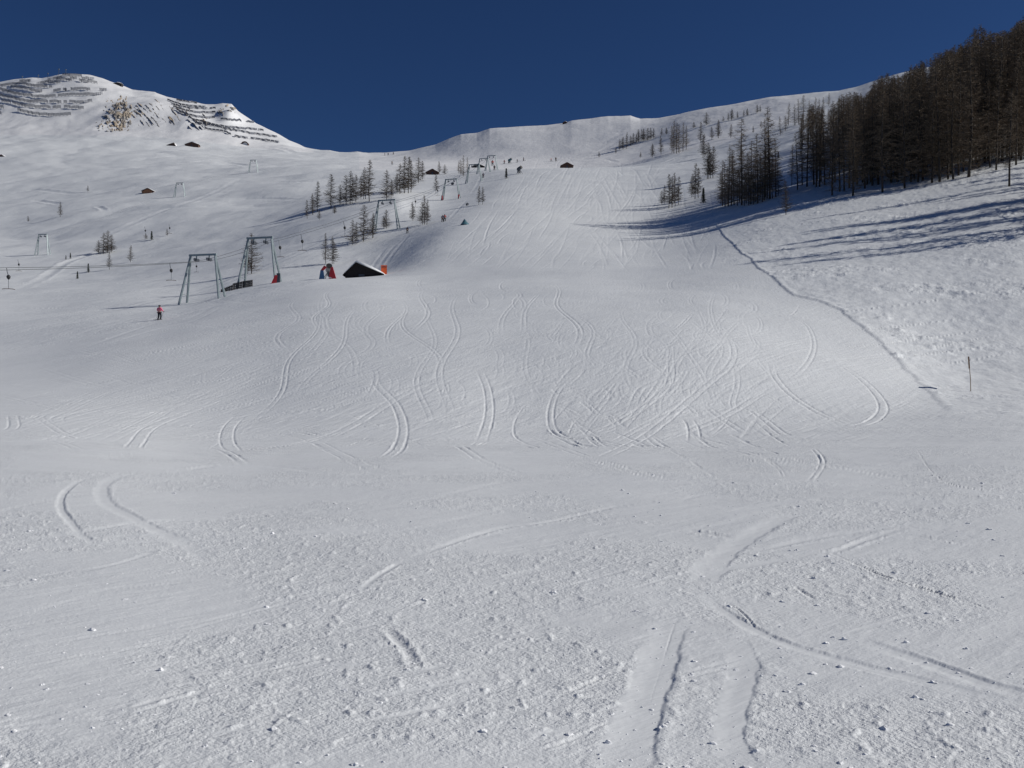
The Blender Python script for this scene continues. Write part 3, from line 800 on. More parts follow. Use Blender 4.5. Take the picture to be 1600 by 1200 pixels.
CLUSTERS = [
 ("in the row of trees above the black hut", "larches in the row above the black hut",
  [(480,342,30),(489,336,34),(496,331,48),(517,326,55),(531,320,32),(541,319,46),(547,319,53),(556,316,44),(564,311,36),(571,311,50),(577,315,66),
   (604,313,48),(611,308,28),(621,301,30),(625,303,48),(632,302,59),(638,302,58),(642,301,50),(654,286,40),(660,281,30)]),
 ("of the young larches under the row above the black hut", "young larches under the tree row",
  [(499,344,16),(522,334,13)]),
 ("of the larches round the third lift pylon", "larches round the third lift pylon",
  [(551,383,40),(556,381,34),(568,378,58),(583,372,40),(599,357,20),(604,357,30)]),
 ("of the larches right of the third pylon", "larches beside the lift track",
  [(644,345,30),(660,351,36),(663,351,46),(667,351,40)]),
 ("of the small larches round the brown hut above the lift", "small larches round the brown hut",
  [(681,302,32),(686,272,20),(695,273,16)]),
 ("of the dense larch clump left of the upper pylons", "larches in the clump left of the upper pylons",
  [(717,271,20),(720,273,24),(724,275,33),(730,273,28)]),
 ("of the twin larches on the bank below the upper pylons", "twin larches on the bank", [(748,320,30),(754,320,28)]),
 ("of the twin larches right behind the red snow gun", "larches behind the red snow gun", [(509,412,48),(519,413,44)]),
 ("of the two larches standing inside the frame of the second pylon", "larches in the frame of the second pylon", [(387,428,34),(393,428,64)]),
 ("of the bushy larches on the left slope", "bushy larches on the left slope", [(154,397,22),(162,397,34),(168,396,36),(174,395,28)]),
 ("of the sparse lone larches on the left slope", "sparse larches on the left slope",
  [(44,347,10),(94,340,24),(137,300,10),(171,422,28),(204,410,27),(228,375,10),(261,369,12)]),
 ("of the far line of larches on the hill", "far line of larches on the upper hill",
  [(936,246,9),(962,240,11),(968,235,18),(974,234,20),(979,233,26),(985,228,16),(990,225,17),(994,224,15),(998,222,20),(1003,221,18),(1006,220,20),(1012,219,20),(1017,218,18),(1021,217,17)]),
 ("of the far larches below the hill line", "far larches below the hill line", [(1001,247,10),(1019,246,22),(1033,242,30),(1034,212,12),(1041,210,11)]),
 ("of the tight tall larch clump on the upper hill", "tall clump on the upper hill",
  [(1050,239,42),(1053,240,51),(1057,240,49),(1061,239,46),(1067,237,46),(1072,234,38)]),
 ("of the pale larches at the run's right edge", "pale larches at the run edge",
  [(1034,320,22),(1038,319,30),(1045,326,54),(1050,325,50),(1055,322,52),(1060,320,44)]),
 ("of the scattered larches on the hill above the forest", "scattered larches on the hill",
  [(1084,200,10),(1095,224,34),(1100,246,38),(1104,196,20),(1112,219,21),(1122,216,29),(1142,216,22),(1177,208,11),(1189,199,10)]),
 ("of the tiny larches just under the right skyline", "tiny larches under the skyline",
  [(1130,190,8),(1138,189,13),(1143,188,18),(1152,186,11),(1162,183,11),(1168,182,12),(1183,177,13),(1188,177,12)]),
 ("of the larches at the left end of the forest", "larches at the left end of the forest",
  [(1083,308,36),(1086,311,56),(1091,310,48),(1105,280,58),(1110,279,45),(1114,278,50)]),
 ("of the tall larches in front of the forest's left part", "tall larches before the forest",
  [(1129,322,72),(1133,323,70),(1138,323,96),(1143,322,88),(1147,320,80),(1159,321,136),(1166,318,80),(1173,320,100),(1180,315,85),(1187,314,75),(1194,313,92),(1199,310,96),(1203,311,146),(1212,308,90)]),
 ("of the lesser larches among the tall ones before the forest", "lesser larches before the forest",
  [(1126,318,50),(1136,320,60),(1152,322,66),(1163,322,58),(1170,321,74),(1177,320,60),(1184,318,110),(1191,316,66),(1207,310,70),(1216,306,60),(1155,316,90),(1196,308,120)]),
 ("of the dark larches above the snow gap", "larches above the snow gap",
  [(1219,212,30),(1227,205,24),(1232,196,36),(1242,196,34),(1248,195,40),(1255,193,44),(1264,195,38),(1273,196,44),(1280,190,36),(1286,180,28),(1295,166,20)]),
 ("thin brown larch alone in front of the forest edge", None, [(1228,336,54)]),
 ("bare trunk larch alone at the far right before the forest", None, [(1577,292,150)]),
]
for desc, grp, pts in CLUSTERS:
    pts = sorted(pts); n = len(pts)
    tall = max(range(n), key=lambda i: pts[i][2])
    for i, (u, y, hp) in enumerate(pts):
        pr = None
        if desc.startswith(("of the tall larches in", "of the lesser", "of the dark larches", "of the tight", "of the dense")): pr = random.choice(FV)
        if desc.startswith("bare trunk"): pr = FV[3]
        if desc.startswith("of the bushy"): pr = LV[2]
        if desc.startswith(("of the sparse", "of the pale", "thin brown")): pr = random.choice([LV[1], LV[4], LV[0]])
        o = larch(u, y, hp, pr, wmul=1.05 if hp > 90 else (1.05 if hp > 25 else 1.25))
        if grp is None: lab = desc
        elif n == 2: lab = ("left one " if i == 0 else "right one ")+desc
        elif desc.startswith("in the row"): lab = ("tallest bare larch, " if i == tall else "bare larch, ")+ords(i, n)+" "+desc
        else: lab = ords(i, n)+(", the tallest, " if i == tall and n < 9 else " ")+desc
        tag(o, lab, "tree", grp)

for (u, y, hp, lab) in [(237,375,14,"small dark spruce on the left slope beside a larch sapling"),(138,426,14,"small dark spruce just below the left lift cable"),
    (121,436,12,"thin leaning dark spruce, the lowest on the left slope"),(110,404,9,"tiny dark spruce left of the bushy larches"),(103,406,7,"tiniest bush, left of the tiny spruce on the left slope"),
    (791,279,16,"dark spruce alone at the run's upper left edge"),(1099,318,24,"dark green spruce between the larches at the run's right edge"),
    (1216,248,11,"small snowy spruce in the snow gap beside the forest")]:
    p = at(u, y); h = hp*p.y/F
    tag(instance(random.choice(SV), p, random.uniform(0, 6), (h/4*1.0, h/4*1.0, h/4)), lab, "tree", "small spruces on the slopes")

# the wood on the right
FRONT = [(1236,300),(1262,297),(1308,307),(1345,300),(1380,296),(1440,287),(1480,281),(1520,272),(1560,264),(1600,254),(1700,240)]
TOPS = [(1236,222),(1246,205),(1256,165),(1276,158),(1290,170),(1307,153),(1315,145),(1336,141),(1350,146),(1371,119),(1381,113),(1400,116),(1429,96),(1459,83),(1493,68),(1510,60),(1527,36),(1547,48),(1573,46),(1588,34),(1600,22),(1700,-20)]
fr = []
for u in np.arange(1240, 1640, 7.5):
    fr.append((u+random.uniform(-5, 5), None, 'front'))
pts = []
for u, _, k in fr:
    y = lerp_poly(FRONT, u)+random.uniform(-16, 5)
    p = at(u, y); pts.append((u, p.y, 'front'))
NF = len(pts); tries = 0
while len(pts) < 410 and tries < 40000:
    tries += 1
    u = 1240+400*random.random()**0.7
    yb = lerp_poly(FRONT, u)-random.random()**1.1*165-6
    top = lerp_poly(TOPS, u)
    if yb < top+22: continue
    p = at(u, yb)
    if p.y > 480: continue
    X = p.x
    if any((X-(q[0]-800)/F*q[1])**2+(p.y-q[1])**2 < 2.0**2 for q in pts): continue
    pts.append((u, p.y, 'deep'))
deep = sorted(pts[NF:], key=lambda q: q[1]); pts = pts[:NF]+deep
massV = []; massF = []; mo = 0
for n_, (u, Y, k) in enumerate(pts):
    p = atY(u, Y); yb = HOR-(p.z-EYE)*F/Y
    top = float(lerp_poly(TOPS, u))+random.uniform(0, 10)
    hmax = (yb-top)*Y/F
    h = min(random.uniform(18, 25) if k == 'front' else random.uniform(20, 28)*(1+0.22*max(0, (u-1440)/160)), hmax)
    if h < 5: continue
    s_ = h/H0; sx = max(s_, .6)*random.uniform(.85, 1.05); pr = random.choice(FV); rz = random.uniform(0, 6.28)
    if n_ < NF+52:
        o = instance(pr, p, rz, (sx, sx, s_))
        if k == 'front': tag(o, "dark bare larch standing on the lower edge of the dense wood", "tree", "larches on the lower edge of the dense wood")
        else: tag(o, "dark bare larch deeper inside the dense wood on the right", "tree", "larches inside the dense wood")
    else:
        Mx = np.array(Matrix.Translation(p) @ Matrix.Rotation(rz, 4, 'Z') @ Matrix.Diagonal((sx, sx, s_, 1)))
        for ch in CH[pr.name]:
            me = ch.data; vv = np.empty(len(me.vertices)*3); me.vertices.foreach_get("co", vv); vv = vv.reshape(-1, 3)
            massV.append(vv @ Mx[:3, :3].T+Mx[:3, 3])
            massF += [[q+mo for q in f.vertices] for f in me.polygons]; mo += len(vv)
for i in range(75):      # the wood goes on past the frame; its shadows reach into it
    Y = random.uniform(104, 190); X = Y*random.uniform(0.63, 1.0)
    s_ = random.uniform(15, 22)/H0; pr = random.choice(FV)
    Mx = np.array(Matrix.Translation((X, Y, gxy(X, Y))) @ Matrix.Rotation(random.uniform(0, 6.28), 4, 'Z') @ Matrix.Diagonal((s_*1.2, s_*1.2, s_, 1)))
    for ch in CH[pr.name]:
        me = ch.data; vv = np.empty(len(me.vertices)*3); me.vertices.foreach_get("co", vv); vv = vv.reshape(-1, 3)
        massV.append(vv @ Mx[:3, :3].T+Mx[:3, 3])
        massF += [[q+mo for q in f.vertices] for f in me.polygons]; mo += len(vv)
me = bpy.data.meshes.new("larch_wood"); me.from_pydata(np.concatenate(massV).tolist(), [], massF); me.update(); me.materials.append(M['twigdark'])
o = bpy.data.objects.new("larch_wood", me); COL.objects.link(o)
tag(o, "rest of the dense dark larch wood climbing the right slope", "wood", kind="stuff")

for pr in LV+FV+SV:      # a model tree that was never planted is taken away
    if pr.name not in used_proto:
        for ch in CH[pr.name]: bpy.data.objects.remove(ch)
        bpy.data.objects.remove(pr)

# ------------------------------------------------------------------ T-bar lift
LINE = Vector((0.098, 1.0, 0.17)).normalized()
def make_pylon(name, H=7.2, wb=3.6, wt=2.15, thick=0.19):
    r = empty(name, (0, 0, 0))
    for sx in (-1, 1):
        leg = MB()
        top = Vector((sx*wt, 0, H)); b1 = Vector((sx*wb, -1.05, -0.8)); b2 = Vector((sx*wb, 1.05, -0.8))
        leg.tube([b1, top], [thick, thick*0.9], 6); leg.tube([b2, top], [thick, thick*0.9], 6)
        for t_ in (0.24, 0.48): leg.tube([b1.lerp(top, t_), b2.lerp(top, t_)], 0.05, 5)
        leg.build("leg", M['steel'], r)
    MB().box((0, 0, H+0.02), (wt+0.25, 0.15, 0.14)).build("crossbeam", M['steel'], r)
    for sx in (-1, 1):
        s_ = MB(); x = sx*wt*0.52
        s_.box((x, 0, H-0.36), (0.06, 0.08, 0.26))
        sb = s_.build("hanger_arm", M['steel'], r)
        wv = MB()
        for k in (-0.45, 0, 0.45): wv.tube([(x-0.09, k, H-0.72), (x+0.09, k, H-0.72)], 0.24, 12)
        wv.box((x, 0, H-0.66), (0.12, 0.62, 0.07))
        wv.build("sheave_wheels", M['darksteel'], sb)
    rad = MB()
    return r
P0 = make_pylon("lift_pylon"); reg_children(P0)
P1 = make_pylon("lift_pylon", thick=0.24); reg_children(P1); P1_used = []
yaw = -math.atan2(0.098, 1.0)
PYL = []
def pylon(u, Y, H, lab, wmul=1.0, base=None, grp="pylons of the main drag lift", first=False, rz=None):
    if Y > 300:
        o = copy_tree(P1) if P1_used else P1
        P1_used.append(1)
    else: o = P0 if first else copy_tree(P0)
    p = atY(u, Y)
    o.location = p; s_ = H/7.2; o.scale = (s_*wmul, s_*(1.0), s_); o.rotation_euler = (0, 0, (yaw-0.16) if rz is None else rz)
    tag(o, lab, "lift pylon", grp)
    bpy.context.view_layer.update()
    return o, p
spec = [
 (317,128,6.7,1.0,"nearest grey drag lift pylon, above the pink skier"),
 (406,152,8.0,0.93,"second grey drag lift pylon, with a larch inside its frame"),
 (604,240,8.2,0.92,"drag lift pylon among the larches above the black hut"),
 (705,350,8.0,0.95,"drag lift pylon with red padded feet on the bank"),
 (741,430,8.6,0.95,"pale drag lift pylon in front of the dense larch clump"),
 (756,492,8.0,0.98,"left one of the two topmost drag lift pylons"),
 (768,520,8.6,0.90,"right one of the two topmost drag lift pylons")]
tops = []
for i, (u, Y, H, wm, lab) in enumerate(spec):
    o, p = pylon(u, Y, H, lab, wm, first=(i == 0))
    tops.append((o, p, H, wm))
    PYL.append(o)
# red pads on the fourth pylon's feet
o4 = PYL[3]
for sx in (-1, 1):
    MB().box((sx*3.25, -0.9, 0.55), (0.22, 0.22, 0.85)).build("foot_pad", M['red'], o4)
def cable_pts(a, b_, sag, n=14):
    return [a.lerp(b_, i/n)-Vector((0, 0, sag*4*(i/n)*(1-i/n))) for i in range(n+1)]
def sheave_pos(o, p, H, wm, sx):
    s_ = H/7.2; rz = o.rotation_euler.z
    x = sx*2.2*0.52*s_*wm; return p+Vector((math.cos(rz)*x, math.sin(rz)*x, (7.2-0.95)*s_))
paths = {}
for sx, lab in ((-1, "left"), (1, "right")):
    pp = []
    stn = [sheave_pos(*tops[i], sx) for i in range(len(tops))]
    first = stn[0]; 
    Yc = 62.0; below = Vector((first.x-0.098*(first.y-Yc)-1.5*(sx < 0), Yc, EYE+Yc*(600-(417 if sx < 0 else 424))/F))
    allp = [below]+stn
    segs = []
    for a, b_ in zip(allp[:-1], allp[1:]):
        c = cable_pts(a, b_, 0.004*(b_-a).length+0.15); segs.append(c); pp += c if not pp else c[1:]
    paths[sx] = segs
    mbx = MB(); mbx.tube(pp, [0.02+0.00009*q.y for q in pp], 5)
    o = mbx.build("lift_cable", M['cable']); tag(o, lab+" hauling cable of the main drag lift, strung over its pylons", "cable", "hauling cables of the main drag lift")
# T-bar hangers
def make_tbar():
    r = empty("tow_hanger", (0, 0, 0))
    MB().tube([(0, 0, 0), (0.05, 0, -0.45), (0.16, 0, -0.85)], 0.035, 5).build("hanger_rod", M['darksteel'], r)
    MB().tube([(0.16, 0, -0.80), (0.17, 0, -0.95), (0.18, 0, -1.15), (0.185, 0, -1.3)], [0.10, 0.19, 0.16, 0.05], 10).build("rope_reel", M['black'], r, True)
    MB().tube([(0.185, 0, -1.25), (0.17, 0, -2.35)], 0.022, 5).build("tow_rope", M['darksteel'], r)
    MB().tube([(-0.42, 0, -2.38), (-0.2, 0, -2.34), (0.17, 0, -2.32), (0.55, 0, -2.34), (0.76, 0, -2.38)], 0.035, 6).build("tow_bar", M['brownwood'], r)
    return r
T0 = make_tbar(); reg_children(T0)
def on_path(sx, si, t_):
    c = paths[sx][si]; k = t_*(len(c)-1); i = min(int(k), len(c)-2); return c[i].lerp(c[i+1], k-i)
def t_for_u(sx, si, u):
    best = min(range(0, 401), key=lambda q: abs(on_path(sx, si, q/400).x/on_path(sx, si, q/400).y*F+800-u)); return best/400
first = True
for (sx, si, u, sc, lab) in [(-1,0,265,1.0,"tow bar hanger hanging left of the nearest pylon"),(-1,0,10,0.9,"tow bar hanger at the left picture edge"),
     (1,0,306,0.6,"short tow hanger dangling inside the nearest pylon's frame"),
     (-1,2,0,0,""),(1,2,436,1.25,"tow bar hanger nearest right of the second pylon"),(1,2,470,1.3,"tow bar hanger further right of the second pylon"),(1,2,537,1.4,"tow bar hanger halfway to the third pylon"),
     (1,3,648,1.3,"dark tow hanger just right of the third pylon"),(-1,3,683,1.3,"dark tow hanger just left of the padded pylon")]:
    if not sc: continue
    if si == 0: q = on_path(sx, 0, t_for_u(sx, 0, u))
    else: q = on_path(sx, si, t_for_u(sx, si, u))
    o = T0 if first else copy_tree(T0); first = False
    o.location = q; o.scale = (sc*1.1, sc, sc); o.rotation_euler = (0, 0, random.uniform(-.4, .4))
    tag(o, lab, "tow hanger", "tow bar hangers of the main drag lift")
# the second lift on the left
l2 = [(67,345,8.0,0.66,"lone pylon of the left lift, nearest and at far left"),(281,500,7.8,0.82,"middle pylon of the left lift above the orange hut's right"),(396,600,8.2,0.78,"topmost pylon of the left lift below the snow fences"),]
st2 = []
for (u, Y, H, wm, lab) in l2:
    o, p = pylon(u, Y, H, lab, wm, grp="pylons of the second drag lift", rz=-0.02)
    st2.append((o, p, H, wm))
for sx, lab in ((-1, "left"), (1, "right")):
    pp = []
    stn = [sheave_pos(*q, sx) for q in st2]
    for a, b_ in zip(stn[:-1], stn[1:]):
        c = cable_pts(a, b_, 2.0); pp += c if not pp else c[1:]
    o = MB().tube(pp, 0.016, 4).build("lift_cable", M['cable']); tag(o, lab+" thin cable between the second lift's pylons on the left slope", "cable", "cables of the second drag lift")
for (u, y, lab) in [(28,414,"tiny tow hanger above the cable at far left"),(226,361,"small dark tow hanger above the sapling beside the spruce"),(264,357,"small dark tow hanger right of the small spruce")]:
    p = at(u, y+10); z = EYE+p.y*(HOR-y)/F
    o = copy_tree(T0); o.location = (p.x, p.y, z+1.8); o.scale = (1.6, 1.6, 1.6); tag(o, lab, "tow hanger", "tow hangers of the second drag lift")

# ------------------------------------------------------------------ huts
def hut(name, u, Y, wpx, hpx, lab, wall='brownwood', peak=0.5, depth=6.0, rz=0.0, snow=0.35, sink=0.6, eave=0.35, front=None, door=True, dz=0.0):
    p = atY(u, Y); W = wpx*Y/F/2; Hh = hpx*Y/F
    r = empty(name, p+Vector((0, 0, dz)), rz)
    xp = -W+2*W*peak; he = Hh*eave
    body = [(-W*0.93, -sink-1), (W*0.93, -sink-1), (W*0.93, he), (xp, Hh-0.10), (-W*0.93, he)]
    wl = MB().prism(body, 0, depth).build("wall", M[wall], r)
    slopeL = (Hh-he)/(xp+W+1e-6); slopeR = (Hh-he)/(W-xp+1e-6)
    th = 0.14
    rf = MB().prism([(-W*1.04, he-slopeL*W*0.04), (xp, Hh), (W*1.04, he-slopeR*W*0.04), (W*1.04, he-slopeR*W*0.04-th), (xp, Hh-th), (-W*1.04, he-slopeL*W*0.04-th)], -0.45, depth+0.4).build("roof", M[wall], r)
    if snow:
        n = 9; prof = []
        lo = [(-W*1.0, he+0.004), (xp, Hh+0.004), (W*1.0, he+0.004)]
        up = []
        for i in range(n+1):
            x = -W+2*W*i/n; zb = he+(Hh-he)*((x+W)/(xp+W) if x < xp else (W-x)/(W-xp))
            t_ = math.sin(math.pi*min(1, max(0, (i+0.6)/(n+1.2))))**0.5
            up.append((x, zb+snow*t_*(1.0 if x > xp else 0.45)))
        prof = lo+up[::-1]
        MB().prism(prof, -0.36, depth+0.35).build("roof_snow", M['roofsnow'], rf, True)
    if door and front is None:
        MB().box((xp*0.3, -0.03, he*0.35), (0.45, 0.03, max(0.5, he*0.6))).build("door", M['darksteel'], r)
    if front:
        MB().prism([(-W*0.80, -sink), (W*0.80, -sink), (W*0.80, he*0.95), (xp, Hh*0.86), (-W*0.80, he*0.95)], -0.06, -0.003).build("front_boards", M[front], r)
    return tag(r, lab, "hut")
hut("wooden_hut", 568.5, 137, 62, 26, "black tarred hut with snow on its roof behind the slope's edge", 'blackwood', peak=0.31, depth=5.5, snow=0.46, eave=0.30, door=True, dz=-0.35)
p = atY(601, 141)
ob = empty("safety_mat", p+Vector((0, 0, -0.2)), 0.15)
MB().box((-0.1, 0, 0.80), (0.46, 0.30, 0.82)).build("padding", M['orange'], ob)
MB().box((-0.1, -0.315, 1.35), (0.40, 0.012, 0.05)).build("strap", M['darksteel'], ob)
tag(ob, "bright orange padded mat against the black hut's right side", "safety mat")
def hut_at(name, u, y, wpx, hpx, lab, **kw):
    p = at(u, y); return hut(name, u, p.y, wpx, hpx, lab, **kw)
hut_at("wooden_hut", 675.5, 273, 20, 9, "dark brown hut among small larches above the lift bank", wall='brownwood', snow=0.4, eave=0.45)
hut("wooden_hut", 886, 600, 20, 10, "low dark hut roof behind the top edge of the run", wall='brownwood', snow=0, eave=0.5, dz=0)
hut_at("wooden_hut", 299.5, 230, 22, 7.5, "dark brown hut under the rocky cliff, right one of two", wall='brownwood', snow=0.9, eave=0.5)
hut_at("wooden_hut", 267, 228, 14, 5, "wedge shaped hut half buried left of the brown hut", wall='brownwood', peak=0.9, snow=0.5, eave=0.15)
hut_at("wooden_hut", 230.5, 302, 19, 8, "hut with orange brown front alone on the left slope", wall='brownwood', snow=0.5, eave=0.45, front='tanwood')
hut_at("wooden_hut", 2, 245, 8, 3.5, "tiny brown hut at the left picture edge", wall='brownwood', snow=0.5)
hut_at("wooden_hut", 747, 262, 20, 6, "dark low hut behind the topmost pylons' left foot", wall='blackwood', snow=0.3, eave=0.35)
hut_at("summit_hut", 183, 133, 14, 4, "small dark building on the left summit's shoulder", wall='blackwood', snow=0.8, eave=0.6)
hut_at("ridge_hut", 883, 194, 7, 4, "tiny building on the middle ridge line", wall='brownwood', snow=0.4, eave=0.6)
# arched snow shed
p = at(382, 228); r = empty("arched_shelter", p); mb1 = MB()
R0 = 6*p.y/F
arc = [(R0*math.cos(math.pi*i/10), R0*0.95*math.sin(math.pi*i/10)) for i in range(11)]; arc2 = [(x*0.80, z*0.76) for x, z in arc]
mb1.prism(arc+arc2[::-1], 0, 4).build("arch", M['brownwood'], r)
MB().prism([(x*0.79, z*0.75) for x, z in arc], 1.2, 3.5).build("snow_fill", M['roofsnow'], r)
tag(r, "small arched shelter filled with snow below the right snow fences", "shelter")

# ------------------------------------------------------------------ snow guns, mats, fence
def snow_gun(loc, sc, rz, lab, body='greymetal', mats=True, group="snow guns beside the run"):
    r = empty("snow_gun", loc, rz, sc)
    fr_ = MB()
    for sx in (-1, 1):
        for sy in (-1, 1): fr_.tube([(sx*0.75, sy*0.6, -0.3), (sx*0.18, 0, 0.95)], 0.05, 6)
    fr_.tube([(0, 0, 0.2), (0, 0, 1.15)], 0.09, 8); fr_.build("stand", M['darksteel'], r)
    bd = MB(); d = Vector((0.25, -0.9, 0.42)).normalized(); c = Vector((0, 0, 1.45))
    bd.tube([c-d*0.7, c-d*0.5, c+d*0.45, c+d*0.62], [0.40, 0.47, 0.40, 0.44], 18); barrel = bd.build("barrel", M[body], r, False)
    MB().tube([c+d*0.621, c+d*0.66], [0.44, 0.40], 18).build("nozzle_ring", M['black'], barrel)
    MB().tube([c-d*0.76, c-d*0.701], [0.34, 0.39], 18).build("intake_grille", M['black'], barrel)
    MB().box((0.0, 0.5, 0.75), (0.30, 0.2, 0.42)).build("control_box", M['greymetal'], r)
    if mats:
        a = MB(); a.prism([(0.10, -0.35), (1.28, -0.35), (0.72, 1.55), (0.42, 1.40)], -0.95, -0.78).build("red_mat", M['red'], r)
        MB().prism([(-1.26, -0.35), (-0.42, -0.35), (-0.62, 1.0), (-1.02, 1.05)], -0.92, -0.78).build("blue_mat", M['blue'], r)
        MB().prism([(-1.0, 1.06), (-0.6, 1.01), (-0.15, 1.5), (-0.5, 1.75)], -0.9, -0.72).build("red_mat", M['red'], r)
        w_ = MB(); w_.box((0.30, -0.957, -0.02), (0.16, 0.006, 0.07)); w_.box((0.55, -0.957, -0.05), (0.06, 0.006, 0.04)); w_.build("printed_patch", M['white'], r)
    return tag(r, lab, "snow gun", group)
p = atY(514, 134); snow_gun(p+Vector((0, 0, 0.05)), 1.05, 0.0, "snow gun wrapped in red and blue mats left of the black hut")
p = at(812, 272); snow_gun(p, 1.9, 0.6, "dark snow gun on the upper run's edge beside the lone spruce", 'darksteel', False)
p = at(797, 256); snow_gun(p, 2.2, 0.9, "teal snow gun beside skiers near the topmost pylons", 'teal', False)
p = at(707, 290); 
# red mat at the second pylon's foot
p = atY(430, 150); r = empty("crash_mat", p+Vector((0, 0, 0.0)), 0.1)
MB().prism([(-0.75, -0.5), (0.25, -0.5), (0.45, 1.25), (0.05, 1.3)], -0.5, -0.1).build("padding", M['red'], r)
MB().box((0.58, -0.2, 0.55), (0.28, 0.28, 1.05)).build("backing_post", M['darksteel'], r)
MB().prism([(-1.35, -0.4), (-0.7, -0.4), (-0.6, -0.1)], -0.5, -0.2).build("loose_flap", M['blue'], r)
tag(r, "red crash mat on the right foot of the second pylon", "crash mat")
# wooden fence under pylon 2
r = empty("wooden_fence", atY(378, 151))
def fence_piece(u0, u1, Y, h0, h1, nm):
    mbp = MB(); a = atY(u0, Y); b_ = atY(u1, Y); nseg = 7
    base = atY(378, 151)
    for i in range(nseg+1):
        q = a.lerp(b_, i/nseg); h = h0+(h1-h0)*i/nseg; mbp.box(q-base+Vector((0, 0, h/2-0.1)), (0.07, 0.07, h/2+0.25))
    for k in (0.2, 0.5, 0.8, 1.0):
        qa = a-base+Vector((0, -0.08, h0*k)); qb = b_-base+Vector((0, -0.08, h1*k)); mbp.tube([qa, qb], 0.075, 4)
    return mbp.build(nm, M['fencewood'], r)
fence_piece(346, 364, 150, 0.35, 0.8, "low_panel"); fence_piece(364.5, 380, 151, 0.95, 1.0, "high_panel"); fence_piece(380.5, 394, 151, 1.0, 0.95, "high_panel")
tag(r, "dark wooden fence under the second pylon's left leg", "fence")
# teal tarpaulin heap
p = at(726, 351); r = empty("covered_heap", p); sc = p.y/F
t_ = MB()
hp_ = [(-8, 0, 4), (-4, -3.5, 0), (4, -3.5, 0)]
ring = []
for lv, (rr, zz) in enumerate([(7.4, -1), (7.0, 0.3), (4.2, 3.2), (2.3, 6.2), (0.8, 8.3)]):
    ring.append([Vector(((rr*math.cos(a)*(1+.12*math.sin(3*a+lv)))*sc, rr*0.8*math.sin(a)*sc, zz*sc)) for a in [2*math.pi*k/12 for k in range(12)]])
k0 = 0
for rg in ring: t_.v += rg
for l in range(4):
    for k in range(12): t_.f.append([l*12+k, l*12+(k+1) % 12, (l+1)*12+(k+1) % 12, (l+1)*12+k])
t_.f.append([48+k for k in range(12)])
t_.build("tarpaulin", M['teal'], r); MB().tube([(-0.1, 0, 8*sc), (-0.12, 0, 9.3*sc)], 0.05, 6).build("stake", M['darksteel'], r)
tag(r, "teal tarpaulin heap at the run's left edge below the twin larches", "covered heap")
# small dark gate things by the lift track
for (u, y, lab) in [(707, 290, "dark leaning hose reel left of the pale pylon"), (730, 322, "dark hose reel beside the padded pylon")]:
    p = at(u, y); r = empty("hose_reel", p, 0.6, p.y/F*1.2)
    MB().tube([(-1.2, 0, 1.6), (1.2, 0, 3.0)], 1.5, 12).build("reel", M['darksteel'], r)
    MB().tube([(-1.2, 0, -1), (-0.9, 0, 2)], 0.3, 6).tube([(1.2, 0, -1), (0.9, 0, 3)], 0.3, 6).build("stand", M['darksteel'], r)
    tag(r, lab, "hose reel", "hose reels beside the lift track")

# ------------------------------------------------------------------ marker pole at the right
p = atY(1517, 45); r = empty("marker_pole", p)
h = 55*45/F
MB().tube([(0, 0, -0.4), (-0.02, 0, h*0.35), (-0.07, 0.0, h*0.66)], [0.019, 0.018, 0.017], 8).build("pole", M['polewood'], r, True)
MB().box((-0.10, 0, h*0.82), (0.016, 0.27, h*0.17), Matrix.Rotation(-0.07, 3, 'Y') @ Matrix.Rotation(-0.40, 3, 'Z')).build("marker_board", M['polewood'], r)
tag(r, "thin brown marker pole with a board seen edge-on, right of the run", "marker pole")

